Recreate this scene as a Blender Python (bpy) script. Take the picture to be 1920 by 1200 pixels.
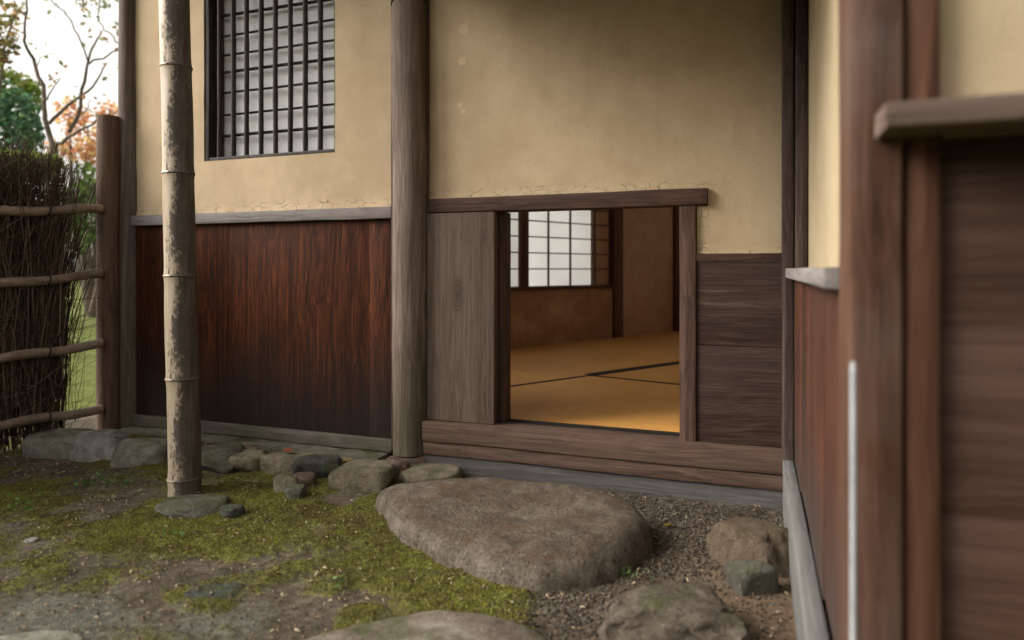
import bpy, bmesh, math, random
import numpy as np
from mathutils import Vector, Matrix

for o in list(bpy.data.objects):
    bpy.data.objects.remove(o)
sc = bpy.context.scene
C = sc.collection
R = math.radians

# ------------------------------------------------------------------ camera, sky, sun, exposure
FPX, CX, YH, CAM_H = 1300.0, 960.0, 505.0, 0.655      # focal length / centre / horizon in photo pixels
TH = R(20.59)                                          # the camera looks this far left of the wall normal
cam = bpy.data.cameras.new('camera')
cam.sensor_width = 36.0
cam.lens = 36.0 * FPX / 1920.0
cam.shift_y = -(600.0 - YH) / 1920.0
cam.clip_start, cam.clip_end = 0.02, 1500.0
cam.dof.use_dof = True
cam.dof.focus_distance = 2.15
cam.dof.aperture_fstop = 2.3
camo = bpy.data.objects.new('camera', cam)
C.objects.link(camo)
camo.location = (0, 0, CAM_H)
camo.rotation_euler = (R(90), 0, TH)
sc.camera = camo

SUN_EL = R(33)       # soft light from the open garden, left of and behind the camera
w = bpy.data.worlds.new('World')
sc.world = w
w.use_nodes = True
wn, wl = w.node_tree.nodes, w.node_tree.links
sky = wn.new('ShaderNodeTexSky')
sky.sky_type = 'NISHITA'
sky.sun_disc = False
sky.sun_elevation = SUN_EL
sky.sun_rotation = R(-118)
sky.air_density, sky.dust_density, sky.ozone_density = 1.0, 4.0, 1.0
hs = wn.new('ShaderNodeHueSaturation')               # thin even cloud takes the blue out of the sky
hs.inputs['Saturation'].default_value = 0.08
wl.new(sky.outputs[0], hs.inputs['Color'])
warm = wn.new('ShaderNodeMix')                       # white balance of a grey day
warm.data_type, warm.blend_type = 'RGBA', 'MULTIPLY'
warm.inputs[0].default_value = 1.0
warm.inputs[7].default_value = (1.0, 0.965, 0.90, 1)
wl.new(hs.outputs[0], warm.inputs[6])
bg = wn['Background']
bg.inputs['Strength'].default_value = 0.125
wl.new(warm.outputs[2], bg.inputs['Color'])
sun = bpy.data.lights.new('sun', 'SUN')
sun.energy = 1.4
sun.angle = R(30)
sun.color = (1.0, 0.95, 0.87)
suno = bpy.data.objects.new('sun', sun)
C.objects.link(suno)
_sd = Vector((-math.cos(SUN_EL) * 0.88, -math.cos(SUN_EL) * 0.475, math.sin(SUN_EL)))   # towards the sun
suno.location = (-6, -5, 8)
suno.rotation_euler = _sd.to_track_quat('Z', 'Y').to_euler()
sc.view_settings.view_transform = 'Standard'
sc.view_settings.look = 'None'
sc.view_settings.exposure = 1.22
sc.view_settings.gamma = 1.0
sc.cycles.diffuse_bounces = 7
sc.cycles.max_bounces = 14

# ------------------------------------------------------------------ pixel -> place
FW = np.array([-math.sin(TH), math.cos(TH), 0.0])
RT = np.array([math.cos(TH), math.sin(TH), 0.0])
UP = np.array([0.0, 0.0, 1.0])
CAMP = np.array([0, 0, CAM_H])
def ray(px, py):
    return FW + RT * (px - CX) / FPX + UP * (YH - py) / FPX
def gnd(px, py, z=0.0):                 # where the ray meets height z
    r = ray(px, py)
    return CAMP + r * ((z - CAM_H) / r[2])
def at(px, py, depth):                  # point at a known distance along the view axis
    return CAMP + ray(px, py) * depth
def onplane(px, py, p, n):              # where the ray meets a vertical plane
    r = ray(px, py)
    n = np.array([n[0], n[1], 0.0]); p = np.array([p[0], p[1], 0.0])
    return CAMP + r * ((p @ n) / (r @ n))

# ------------------------------------------------------------------ noise
def _hash(ix, iy, iz, seed):
    h = (ix * 374761393 + iy * 668265263 + iz * 2147483647 + seed * 974634777) & 0xFFFFFFFF
    h = ((h ^ (h >> 13)) * 1274126177) & 0xFFFFFFFF
    h = h ^ (h >> 16)
    return (h & 0xFFFF) / 65535.0
def vnoise(p, seed=0):                  # value noise, p (N,3) -> -1..1
    p = np.asarray(p, float)
    i = np.floor(p).astype(np.int64)
    f = p - i
    f = f * f * f * (f * (f * 6 - 15) + 10)
    out = 0
    for dx in (0, 1):
        wx = f[:, 0] if dx else 1 - f[:, 0]
        for dy in (0, 1):
            wy = f[:, 1] if dy else 1 - f[:, 1]
            for dz in (0, 1):
                wz = f[:, 2] if dz else 1 - f[:, 2]
                out = out + wx * wy * wz * _hash(i[:, 0] + dx, i[:, 1] + dy, i[:, 2] + dz, seed)
    return out * 2 - 1
def fbm(p, scale, octs=4, seed=0, gain=0.5):
    p = np.asarray(p, float)
    a, s, out, tot = 1.0, scale, 0, 0
    for k in range(octs):
        out = out + a * vnoise(p * s + 17.3 * k, seed + k)
        tot += a
        a *= gain; s *= 2.03
    return out / tot

# ------------------------------------------------------------------ objects
WLOC = {}
def worldloc(o):
    return WLOC.get(o.name, Vector((0, 0, 0))) if o is not None else Vector((0, 0, 0))
def tag(o, label, cat, group=None):
    o['label'] = label; o['category'] = cat
    if group: o['group'] = group
    return o
def thing(name, label, cat, loc=(0, 0, 0), group=None, rotz=0.0):
    o = bpy.data.objects.new(name, None)
    C.objects.link(o)
    o.empty_display_size = 0.1
    o.location = loc; o.rotation_euler = (0, 0, rotz)
    WLOC[o.name] = Vector(loc)
    return tag(o, label, cat, group)
def mesh_obj(name, verts, faces, mat, parent=None, smooth=True, loc=None, local=False):
    """one mesh object; verts in world space, or in the parent's own space if local"""
    v = np.asarray(verts, float)
    lo, hi = v.min(0), v.max(0)
    c = np.array([(lo[0] + hi[0]) / 2, (lo[1] + hi[1]) / 2, lo[2] if parent is None else (lo[2] + hi[2]) / 2]) if loc is None else np.asarray(loc, float)
    me = bpy.data.meshes.new(name)
    me.from_pydata((v - c).tolist(), [], faces if isinstance(faces, list) else faces.tolist())
    if smooth:
        me.shade_smooth()
        try: me.set_sharp_from_angle(angle=R(38))
        except Exception: pass
    if mat is not None: me.materials.append(mat)
    o = bpy.data.objects.new(name, me)
    C.objects.link(o)
    if parent is not None: o.parent = parent
    if local:
        o.location = c - np.array(LOCALC.get(parent.name, (0, 0, 0)))
        LOCALC[o.name] = tuple(c)
    else:
        o.location = Vector(c) - worldloc(parent)
        WLOC[o.name] = Vector(c)
    return o
LOCALC = {}

def rounded_rect(u0, u1, v0, v1, b):
    b = min(b, (u1 - u0) * 0.45, (v1 - v0) * 0.45)
    pts = []
    for (cu, cv, a0) in ((u1 - b, v1 - b, 0), (u0 + b, v1 - b, 90), (u0 + b, v0 + b, 180), (u1 - b, v0 + b, 270)):
        for k in range(3):
            a = R(a0 + 45 * k)
            pts.append((cu + b * math.cos(a), cv + b * math.sin(a)))
    return pts
_tcount = [0]
def timber_geo(axis, a0, a1, u, v, bevel=0.003, jit=0.0012, step=0.05, wav=6.0):
    """a bar with softened, slightly uneven edges. axis x: u=y v=z; axis y: u=x v=z; axis z: u=x v=y"""
    _tcount[0] += 1
    n = max(2, int((a1 - a0) / step) + 1)
    prof = np.array(rounded_rect(u[0], u[1], v[0], v[1], bevel))
    if axis == 'y': prof = prof[::-1]
    m = len(prof)
    t = np.linspace(a0, a1, n)
    P = np.zeros((n, m, 3))
    ai, ui, vi = {'x': (0, 1, 2), 'y': (1, 0, 2), 'z': (2, 0, 1)}[axis]
    P[:, :, ai] = t[:, None]
    P[:, :, ui] = prof[None, :, 0]
    P[:, :, vi] = prof[None, :, 1]
    P = P.reshape(-1, 3)
    if jit:
        q = P * wav
        q[:, ui] *= 3; q[:, vi] *= 3
        P[:, ui] += jit * fbm(q, 1.0, 3, 11 + _tcount[0] * 7)
        P[:, vi] += jit * fbm(q, 1.0, 3, 53 + _tcount[0] * 7)
    F = []
    for i in range(n - 1):
        for j in range(m):
            k = (j + 1) % m
            F.append((i * m + j, i * m + k, (i + 1) * m + k, (i + 1) * m + j))
    F.append(tuple(range(m))[::-1]); F.append(tuple((n - 1) * m + j for j in range(m)))
    return P, F
def timber(name, parent, mat, axis, a, u, v, bevel=0.003, jit=0.0012, step=0.05, xf=None, local=False):
    P, F = timber_geo(axis, a[0], a[1], u, v, bevel, jit, step)
    if xf is not None:
        P = np.array([tuple(xf @ Vector(p)) for p in P])
    return mesh_obj(name, P, F, mat, parent, local=local)
def tube_geo(path, radii, sides=10, rough=0.0, seed=0, cap=True):
    path = [Vector(p) for p in path]
    P, F = [], []
    n = len(path)
    up = Vector((0.31, 0.17, 0.93)).normalized()
    t0 = (path[1] - path[0]).normalized()
    if abs(t0.dot(up)) > 0.9: up = Vector((1, 0.1, 0)).normalized()
    ref = t0.cross(up).normalized()
    for i, p in enumerate(path):
        t = (path[min(i + 1, n - 1)] - path[max(i - 1, 0)]).normalized()
        ref = (ref - t * ref.dot(t)).normalized()
        bi = t.cross(ref)
        for j in range(sides):
            a = 2 * math.pi * j / sides
            P.append(p + (ref * math.cos(a) + bi * math.sin(a)) * radii[i])
    for i in range(n - 1):
        for j in range(sides):
            k = (j + 1) % sides
            F.append((i * sides + j, i * sides + k, (i + 1) * sides + k, (i + 1) * sides + j))
    if cap:
        F.append(tuple(range(sides))[::-1]); F.append(tuple((n - 1) * sides + j for j in range(sides)))
    P = np.array([tuple(p) for p in P])
    if rough:
        P = P + rough * np.stack([fbm(P, 9, 3, seed), fbm(P, 9, 3, seed + 5), 0 * P[:, 0]], 1)
    return P, F
def joined(geos):
    V, F, o = [], [], 0
    for p, f in geos:
        V.append(np.asarray(p, float))
        F += [tuple(i + o for i in q) for q in f]
        o += len(p)
    return np.concatenate(V), F

# ------------------------------------------------------------------ materials
class NT:
    def __init__(s, name):
        s.m = bpy.data.materials.new(name); s.m.use_nodes = True
        s.t = s.m.node_tree; s.b = s.t.nodes['Principled BSDF']
        s.out = s.t.nodes['Material Output']
        s._tc = None
    def n(s, typ, ins=None, **at):
        nd = s.t.nodes.new(typ)
        for k, v in at.items(): setattr(nd, k, v)
        for k, v in (ins or {}).items(): s.put(nd.inputs[k], v)
        return nd
    def put(s, sock, v):
        if isinstance(v, bpy.types.NodeSocket): s.t.links.new(v, sock)
        elif sock.type == 'RGBA' and len(v) == 3: sock.default_value = (*v, 1)
        else: sock.default_value = v
    def coord(s, which='Object', rnd=True):
        tc = s.n('ShaderNodeTexCoord').outputs[which]
        if not rnd: return tc
        oi = s.n('ShaderNodeObjectInfo').outputs['Random']
        off = s.n('ShaderNodeVectorMath', {0: (31.7, 17.3, 43.1)}, operation='SCALE')
        s.put(off.inputs['Scale'], oi)
        return s.n('ShaderNodeVectorMath', {0: tc, 1: off.outputs[0]}, operation='ADD').outputs[0]
    def pos(s):
        return s.n('ShaderNodeNewGeometry').outputs['Position']
    def scl(s, v, k):
        return s.n('ShaderNodeVectorMath', {0: v, 1: k}, operation='MULTIPLY').outputs[0]
    def noise(s, v, scale, detail=4, rough=0.55, dist=0.0):
        return s.n('ShaderNodeTexNoise', {'Vector': v, 'Scale': scale, 'Detail': detail, 'Roughness': rough, 'Distortion': dist}).outputs[0]
    def vor(s, v, scale, feature='F1', rnd=1.0):
        nd = s.n('ShaderNodeTexVoronoi', {'Vector': v, 'Scale': scale, 'Randomness': rnd}, feature=feature)
        return nd.outputs['Distance']
    def ramp(s, fac, stops):
        nd = s.n('ShaderNodeValToRGB', {'Fac': fac})
        e = nd.color_ramp.elements
        while len(e) < len(stops): e.new(0.5)
        for el, (p, c) in zip(e, stops):
            el.position = p
            el.color = (c, c, c, 1) if isinstance(c, (int, float)) else (*c, 1)
        return nd.outputs['Color']
    def mix(s, f, a, b, blend='MIX'):
        nd = s.n('ShaderNodeMix', None, data_type='RGBA', blend_type=blend)
        s.put(nd.inputs[0], f); s.put(nd.inputs[6], a); s.put(nd.inputs[7], b)
        return nd.outputs[2]
    def math(s, op, a, b=0.0, clamp=False):
        nd = s.n('ShaderNodeMath', {0: a, 1: b}, operation=op, use_clamp=clamp)
        return nd.outputs[0]
    def rng(s, v, a, b, c=0.0, d=1.0):
        nd = s.n('ShaderNodeMapRange', {'Value': v, 'From Min': a, 'From Max': b, 'To Min': c, 'To Max': d})
        return nd.outputs[0]
    def bump(s, h, strength=0.5, dist=0.004, normal=None):
        ins = {'Height': h, 'Strength': strength, 'Distance': dist}
        if normal is not None: ins['Normal'] = normal
        return s.n('ShaderNodeBump', ins).outputs[0]
    def xyz(s, v):
        return s.n('ShaderNodeSeparateXYZ', {0: v}).outputs
    def fin(s, col=None, rough=None, normal=None, spec=None):
        if col is not None: s.put(s.b.inputs['Base Color'], col)
        if rough is not None: s.put(s.b.inputs['Roughness'], rough)
        if normal is not None: s.put(s.b.inputs['Normal'], normal)
        if spec is not None: s.put(s.b.inputs['Specular IOR Level'], spec)
        return s.m

STRETCH = {'x': (0.035, 1, 1), 'y': (1, 0.035, 1), 'z': (1, 1, 0.035)}
def wood(name, dark, mid, light, axis='z', fine=110, rough=0.62, bump=0.35, blotch=None, bscale=3.0, bamt=0.6,
         grime=None, moss_h=None, knot=None, streak=None, warm=True, band=0.36, world=False, spec=0.14):
    s = NT(name)
    if warm:
        dark, mid, light = [(c[0] * 1.04, c[1] * 0.94, c[2] * 0.86) for c in (dark, mid, light)]
    co = s.pos() if world else s.coord()
    st = s.scl(co, STRETCH[axis])
    warp = s.noise(s.scl(co, (2.2, 2.2, 2.2)), 1.0, 2)
    st2 = s.n('ShaderNodeVectorMath', {0: st, 1: s.scl(s.n('ShaderNodeCombineXYZ', {0: warp, 1: warp, 2: warp}).outputs[0], (0.05,) * 3)}, operation='ADD').outputs[0]
    if knot is not None:
        # rings bending round one knot; knot = (u, v, ru, rv) in the board's own x,z
        tc = s.n('ShaderNodeTexCoord').outputs['Object']
        X = s.xyz(tc)
        ku = s.math('DIVIDE', s.math('SUBTRACT', X[0], knot[0]), knot[2])
        kv = s.math('DIVIDE', s.math('SUBTRACT', X[2], knot[1]), knot[3])
        r2 = s.math('ADD', s.math('MULTIPLY', ku, ku), s.math('MULTIPLY', kv, kv))
        kr = s.math('SQRT', r2)
        kn = s.math('ADD', kr, s.math('ADD', s.math('MULTIPLY', warp, 0.9), s.math('MULTIPLY', s.noise(co, 60.0, 3), 0.35)))
        rings = s.math('ADD', s.math('MULTIPLY', s.math('SINE', s.math('MULTIPLY', kn, 26.0)), 0.5), 0.5)
        kmask = s.rng(kr, 0.55, 1.15, 1.0, 0.0)
    n1 = s.noise(st2, fine * 2.4, 5, 0.7)
    n2 = s.noise(st2, fine * 0.22, 5, 0.65, 0.6)
    n3 = s.noise(st2, fine * 0.8, 4, 0.6, 0.4)
    f = s.math('ADD', s.math('MULTIPLY', n1, 0.42), s.math('ADD', s.math('MULTIPLY', n2, band), s.math('MULTIPLY', n3, 0.66 - band)))
    if knot is not None:
        f = s.math('ADD', s.math('MULTIPLY', f, s.math('SUBTRACT', 1.0, s.math('MULTIPLY', kmask, 0.45))), s.math('MULTIPLY', s.math('MULTIPLY', rings, kmask), 0.20))
    col = s.ramp(f, [(0.41, dark), (0.54, mid), (0.68, light)])
    big = s.noise(s.scl(co, (1, 1, 1)), bscale, 4, 0.6)
    if blotch is not None:
        col = s.mix(s.math('MULTIPLY', s.rng(big, 0.45, 0.68), bamt), col, blotch)
    if streak is not None:                       # pale or dark fibres that run the length of the board
        sm = s.rng(s.noise(st, fine * 0.3, 3, 0.7), 0.60, 0.72)
        col = s.mix(s.math('MULTIPLY', sm, 0.55), col, streak)
    if knot is not None:
        core = s.rng(kr, 0.0, 0.32, 1.0, 0.0)
        col = s.mix(s.math('MULTIPLY', core, 0.45), col, tuple(c * 0.35 for c in dark))
    Z = s.xyz(s.pos())[2]
    if grime is not None:                        # rain-splashed, greyed foot: (colour, z where it starts, z where it is full)
        gz = s.math('ADD', Z, s.math('MULTIPLY', s.math('SUBTRACT', s.noise(s.scl(co, (3, 3, 1.2)), 2.5, 4, 0.6), 0.5), 0.35))
        col = s.mix(s.math('MULTIPLY', s.rng(gz, grime[1], grime[2]), 0.85), col, grime[0])
    if moss_h is not None:                       # green algae creeping up from damp ground
        gz = s.math('ADD', Z, s.math('MULTIPLY', s.noise(co, 9.0, 4), -0.30))
        col = s.mix(s.math('MULTIPLY', s.rng(gz, moss_h, moss_h - 0.30), 0.34), col, (0.075, 0.085, 0.03))
    speck = s.rng(s.noise(s.coord(), 190.0, 2), 0.70, 0.76)
    col = s.mix(s.math('MULTIPLY', speck, 0.35), col, light)
    hgt = s.math('ADD', n1, s.math('MULTIPLY', n3, 0.8))
    if knot is not None: hgt = s.math('ADD', hgt, s.math('MULTIPLY', s.math('MULTIPLY', rings, kmask), 0.4))
    nb = s.bump(hgt, min(1.0, bump * 1.5), 0.003)
    rr = s.rng(n2, 0.3, 0.7, rough - 0.08, rough + 0.12)
    return s.fin(col, rr, nb, spec)

M = {}
M['post'] = wood('weathered_log', (0.062, 0.050, 0.046), (0.18, 0.152, 0.140), (0.32, 0.28, 0.262), 'z', 70, 0.75, 0.5, blotch=(0.10, 0.068, 0.052), bscale=4, moss_h=0.32)
M['post_l'] = wood('grey_corner_log', (0.05, 0.042, 0.042), (0.125, 0.105, 0.10), (0.23, 0.20, 0.19), 'z', 70, 0.75, 0.5, blotch=(0.085, 0.065, 0.055), moss_h=0.55)
M['fpost'] = wood('brown_fence_log', (0.045, 0.030, 0.024), (0.105, 0.072, 0.057), (0.175, 0.13, 0.105), 'z', 80, 0.7, 0.45, blotch=(0.07, 0.045, 0.036))
M['board'] = wood('red_brown_board', (0.012, 0.005, 0.003), (0.046, 0.0155, 0.007), (0.15, 0.046, 0.016), 'z', 130, 0.55, 0.25, blotch=(0.020, 0.009, 0.006), bscale=1.6, bamt=0.5, band=0.24, world=True, spec=0.12,
                  grime=((0.024, 0.020, 0.018), 0.46, 0.12), streak=(0.16, 0.050, 0.018))
M['batten'] = wood('grey_batten', (0.10, 0.088, 0.085), (0.20, 0.18, 0.175), (0.32, 0.29, 0.28), 'x', 80, 0.7, 0.4, blotch=(0.13, 0.10, 0.09), warm=False)
M['batten_y'] = wood('grey_batten_side', (0.13, 0.115, 0.11), (0.24, 0.215, 0.21), (0.36, 0.33, 0.32), 'y', 80, 0.7, 0.4, warm=False)
M['base'] = wood('grey_base_beam', (0.06, 0.05, 0.045), (0.135, 0.115, 0.10), (0.22, 0.195, 0.17), 'x', 80, 0.75, 0.45, blotch=(0.075, 0.08, 0.045), bscale=5, bamt=0.7, warm=False)
M['lintel'] = wood('dark_brown_beam', (0.020, 0.011, 0.009), (0.054, 0.033, 0.027), (0.11, 0.073, 0.060), 'x', 75, 0.6, 0.45, blotch=(0.10, 0.05, 0.035), bscale=5, bamt=0.5)
M['jamb'] = wood('dark_brown_jamb', (0.028, 0.018, 0.015), (0.08, 0.053, 0.045), (0.15, 0.108, 0.092), 'z', 85, 0.6, 0.4, blotch=(0.10, 0.05, 0.035), bscale=5, bamt=0.4)
M['door'] = wood('weathered_door_board', (0.066, 0.050, 0.042), (0.112, 0.086, 0.073), (0.162, 0.130, 0.113), 'z', 110, 0.75, 0.45, band=0.22, blotch=(0.115, 0.09, 0.076), knot=(-0.008, 0.07, 0.024, 0.062))
M['sill'] = wood('worn_sill', (0.042, 0.027, 0.021), (0.095, 0.067, 0.055), (0.17, 0.128, 0.106), 'x', 70, 0.68, 0.55, blotch=(0.14, 0.09, 0.065), bscale=7, bamt=0.45)
M['sill_g'] = wood('grey_sill', (0.036, 0.032, 0.031), (0.088, 0.081, 0.078), (0.15, 0.14, 0.133), 'x', 70, 0.75, 0.55, blotch=(0.06, 0.055, 0.052), bscale=4, bamt=0.7, warm=False)
M['plank'] = wood('dark_plank', (0.017, 0.010, 0.008), (0.050, 0.033, 0.027), (0.105, 0.075, 0.063), 'x', 95, 0.6, 0.6, blotch=(0.045, 0.028, 0.024), bscale=3, bamt=0.6)
M['wing_board'] = wood('wing_board', (0.024, 0.013, 0.010), (0.066, 0.034, 0.026), (0.12, 0.060, 0.043), 'z', 60, 0.5, 0.3, blotch=(0.13, 0.045, 0.028), bscale=3, bamt=0.6, grime=((0.05, 0.042, 0.038), 0.40, 0.12))
M['wing_post'] = wood('wing_post', (0.030, 0.016, 0.011), (0.088, 0.048, 0.034), (0.16, 0.10, 0.075), 'z', 50, 0.5, 0.4, blotch=(0.13, 0.10, 0.088), bscale=4, bamt=0.5)
M['wing_post2'] = wood('wing_post_brown', (0.030, 0.014, 0.009), (0.072, 0.034, 0.022), (0.12, 0.064, 0.043), 'z', 50, 0.55, 0.4)
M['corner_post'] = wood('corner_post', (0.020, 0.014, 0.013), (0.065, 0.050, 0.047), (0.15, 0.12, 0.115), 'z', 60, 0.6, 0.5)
M['wing_plank'] = wood('wing_plank', (0.034, 0.020, 0.016), (0.062, 0.038, 0.030), (0.092, 0.060, 0.050), 'x', 90, 0.5, 0.5, blotch=(0.080, 0.042, 0.030), bscale=3)
M['ledge'] = wood('grey_ledge', (0.055, 0.042, 0.036), (0.135, 0.107, 0.094), (0.24, 0.20, 0.185), 'x', 55, 0.65, 0.4, blotch=(0.13, 0.09, 0.07))
M['wing_base'] = wood('wing_base', (0.085, 0.082, 0.079), (0.145, 0.142, 0.137), (0.205, 0.20, 0.193), 'y', 70, 0.7, 0.35, warm=False)
M['inner'] = wood('inner_timber', (0.05, 0.024, 0.014), (0.11, 0.055, 0.033), (0.17, 0.09, 0.055), 'z', 70, 0.55, 0.3)
M['inner_x'] = wood('inner_timber_flat', (0.05, 0.024, 0.014), (0.11, 0.055, 0.033), (0.17, 0.09, 0.055), 'x', 70, 0.55, 0.3)
M['lattice'] = wood('blackened_bar', (0.012, 0.010, 0.010), (0.032, 0.028, 0.026), (0.075, 0.066, 0.06), 'z', 80, 0.55, 0.4)
M['roofwood'] = wood('roof_board', (0.03, 0.02, 0.014), (0.075, 0.05, 0.036), (0.12, 0.085, 0.06), 'x', 60)
M['rail'] = wood('grey_bamboo_rail', (0.12, 0.095, 0.08), (0.25, 0.205, 0.175), (0.37, 0.315, 0.27), 'y', 60, 0.55, 0.2, blotch=(0.12, 0.085, 0.065), bscale=6)

def plaster(name, c0, c1, c2, edges=(), spots=()):
    s = NT(name)
    p = s.pos()
    big = s.noise(p, 1.6, 5, 0.6)
    mid = s.noise(p, 7.0, 5, 0.6)
    fine = s.noise(p, 170.0, 3, 0.7)
    col = s.ramp(s.math('ADD', s.math('MULTIPLY', big, 0.6), s.math('MULTIPLY', mid, 0.4)), [(0.40, c0), (0.51, c1), (0.62, c2)])
    # vertical trowel drag
    drag = s.noise(s.scl(p, (1, 1, 0.12)), 26.0, 3, 0.5)
    col = s.mix(s.math('MULTIPLY', s.rng(drag, 0.5, 0.72), 0.3), col, c0)
    straw = s.rng(s.noise(s.scl(p, (1, 1, 0.35)), 240.0, 1, 0.5), 0.66, 0.72)
    col = s.mix(s.math('MULTIPLY', straw, 0.22), col, tuple(c * 0.55 for c in c0))
    pit = s.rng(s.vor(p, 38.0), 0.05, 0.03)
    pit = s.math('MULTIPLY', pit, s.rng(s.noise(p, 5.0, 2), 0.60, 0.66))
    col = s.mix(s.math('MULTIPLY', pit, 0.8), col, (0.03, 0.022, 0.014))
    X = s.xyz(p)
    for (sx, sz, rr, amt) in spots:
        d = s.n('ShaderNodeVectorMath', {0: s.n('ShaderNodeCombineXYZ', {0: X[0], 1: 0.0, 2: X[2]}).outputs[0], 1: (sx, 0, sz)}, operation='DISTANCE').outputs['Value']
        d = s.math('ADD', d, s.math('MULTIPLY', s.math('SUBTRACT', s.noise(p, 60.0, 3), 0.5), rr * 0.9))
        k = s.rng(d, rr, rr * 0.72)
        col = s.mix(s.math('MULTIPLY', k, amt), col, tuple(min(1, c * 1.35) for c in c2))
    h = s.math('ADD', s.math('MULTIPLY', fine, 0.6), s.math('MULTIPLY', mid, 1.2))
    h = s.math('SUBTRACT', h, s.math('MULTIPLY', pit, 0.8))
    # cracks: warped cell borders, only close to the foot of the panel
    wv = s.n('ShaderNodeVectorMath', {0: p, 1: s.scl(s.n('ShaderNodeTexNoise', {'Vector': p, 'Scale': 22.0, 'Detail': 3.0}).outputs['Color'], (0.035,) * 3)}, operation='ADD').outputs[0]
    ce = s.vor(s.scl(wv, (1, 1, 2.2)), 26.0, 'DISTANCE_TO_EDGE')
    crack = s.math('MULTIPLY', s.rng(ce, 0.05, 0.0), s.rng(s.noise(p, 18.0, 3), 0.42, 0.56))
    zone = None
    for (x0, x1, z0, z1) in edges:
        a = s.math('MULTIPLY', s.rng(X[0], x0, x0 + 0.01), s.rng(X[0], x1, x1 - 0.01))
        zz = s.math('ADD', X[2], s.math('MULTIPLY', s.math('SUBTRACT', s.noise(p, 14.0, 3), 0.5), 0.04))
        b = s.math('MULTIPLY', s.rng(zz, z1, z1 - 0.012), s.math('GREATER_THAN', X[2], z0))
        a = s.math('MULTIPLY', a, b)
        zone = a if zone is None else s.math('MAXIMUM', zone, a)
    if zone is not None:
        ck = s.math('MULTIPLY', crack, zone)
        col = s.mix(s.math('MULTIPLY', ck, 0.6), col, (0.10, 0.07, 0.04))
        col = s.mix(s.math('MULTIPLY', zone, 0.15), col, c2)
        h = s.math('SUBTRACT', h, s.math('MULTIPLY', ck, 2.2))
    nb = s.bump(h, 0.45, 0.003)
    return s.fin(col, 0.92, nb, 0.15)
M['plaster'] = plaster('earth_plaster', (0.40, 0.298, 0.19), (0.46, 0.35, 0.228), (0.51, 0.395, 0.265),
                       edges=((-2.40, -1.19, 0.86, 0.905), (-1.09, -0.16, 0.88, 0.918), (-0.21, -0.165, 0.70, 0.85), (-0.21, 0.03, 0.69, 0.718)),
                       spots=((-0.945, 1.44, 0.019, 0.35), (-0.95, 1.335, 0.016, 0.45), (-0.955, 1.19, 0.012, 0.3), (-0.945, 1.17, 0.010, 0.3), (-0.82, 1.40, 0.010, 0.2)))
M['wing_plaster'] = plaster('wing_plaster', (0.46, 0.36, 0.225), (0.52, 0.415, 0.27), (0.57, 0.46, 0.31))
M['inner_plaster'] = plaster('inner_plaster', (0.44, 0.25, 0.13), (0.52, 0.30, 0.16), (0.58, 0.36, 0.20))
M['inner_plaster2'] = plaster('inner_plaster_low', (0.32, 0.16, 0.075), (0.40, 0.205, 0.10), (0.55, 0.34, 0.18))

def paper(name, col, trans):
    s = NT(name)
    p = s.pos()
    n = s.noise(p, 3.0, 4)
    c = s.ramp(n, [(0.3, tuple(k * 0.9 for k in col)), (0.7, col)])
    df = s.n('ShaderNodeBsdfDiffuse', {'Color': c})
    tr = s.n('ShaderNodeBsdfTranslucent', {'Color': c})
    mx = s.n('ShaderNodeMixShader', {0: trans, 1: df.outputs[0], 2: tr.outputs[0]})
    s.t.links.new(mx.outputs[0], s.out.inputs['Surface'])
    return s.m
M['paper'] = paper('shoji_paper', (0.92, 0.92, 0.92), 0.60)
M['paper_front'] = paper('shoji_paper_front', (0.94, 0.94, 0.95), 0.25)

def tatami_mat():
    s = NT('tatami_rush')
    co = s.coord('Object', False)
    wv = s.n('ShaderNodeTexWave', {'Vector': co, 'Scale': 55.0, 'Distortion': 0.4, 'Detail': 1.0}, bands_direction='Y').outputs['Fac']
    n = s.noise(s.scl(co, (1, 8, 1)), 12.0, 4)
    big = s.noise(co, 2.0, 3)
    col = s.ramp(s.math('ADD', s.math('MULTIPLY', n, 0.5), s.math('MULTIPLY', big, 0.5)), [(0.35, (0.62, 0.285, 0.065)), (0.65, (0.78, 0.40, 0.11))])
    col = s.mix(s.math('MULTIPLY', wv, 0.15), col, (0.34, 0.17, 0.045))
    return s.fin(col, 0.6, s.bump(wv, 0.2, 0.001), 0.3)
M['tatami'] = tatami_mat()
def plain(name, col, rough=0.7, var=0.25, scale=30.0, spec=0.3, bump=0.2):
    s = NT(name)
    n = s.noise(s.coord(), scale, 4)
    c = s.ramp(n, [(0.3, tuple(k * (1 - var) for k in col)), (0.7, tuple(min(1, k * (1 + var)) for k in col))])
    return s.fin(c, rough, s.bump(n, bump, 0.002), spec)
M['cloth'] = plain('black_cloth', (0.018, 0.014, 0.012), 0.9)
M['dark'] = plain('dark_gap', (0.012, 0.009, 0.008), 0.9)
M['iron'] = plain('black_wire', (0.012, 0.011, 0.011), 0.5)
M['white'] = plain('white_rod', (0.34, 0.35, 0.375), 0.6, 0.2)
M['tie'] = plain('black_cord', (0.015, 0.012, 0.010), 0.8)
M['tile'] = plain('roof_shingle', (0.06, 0.05, 0.042), 0.85)

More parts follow.
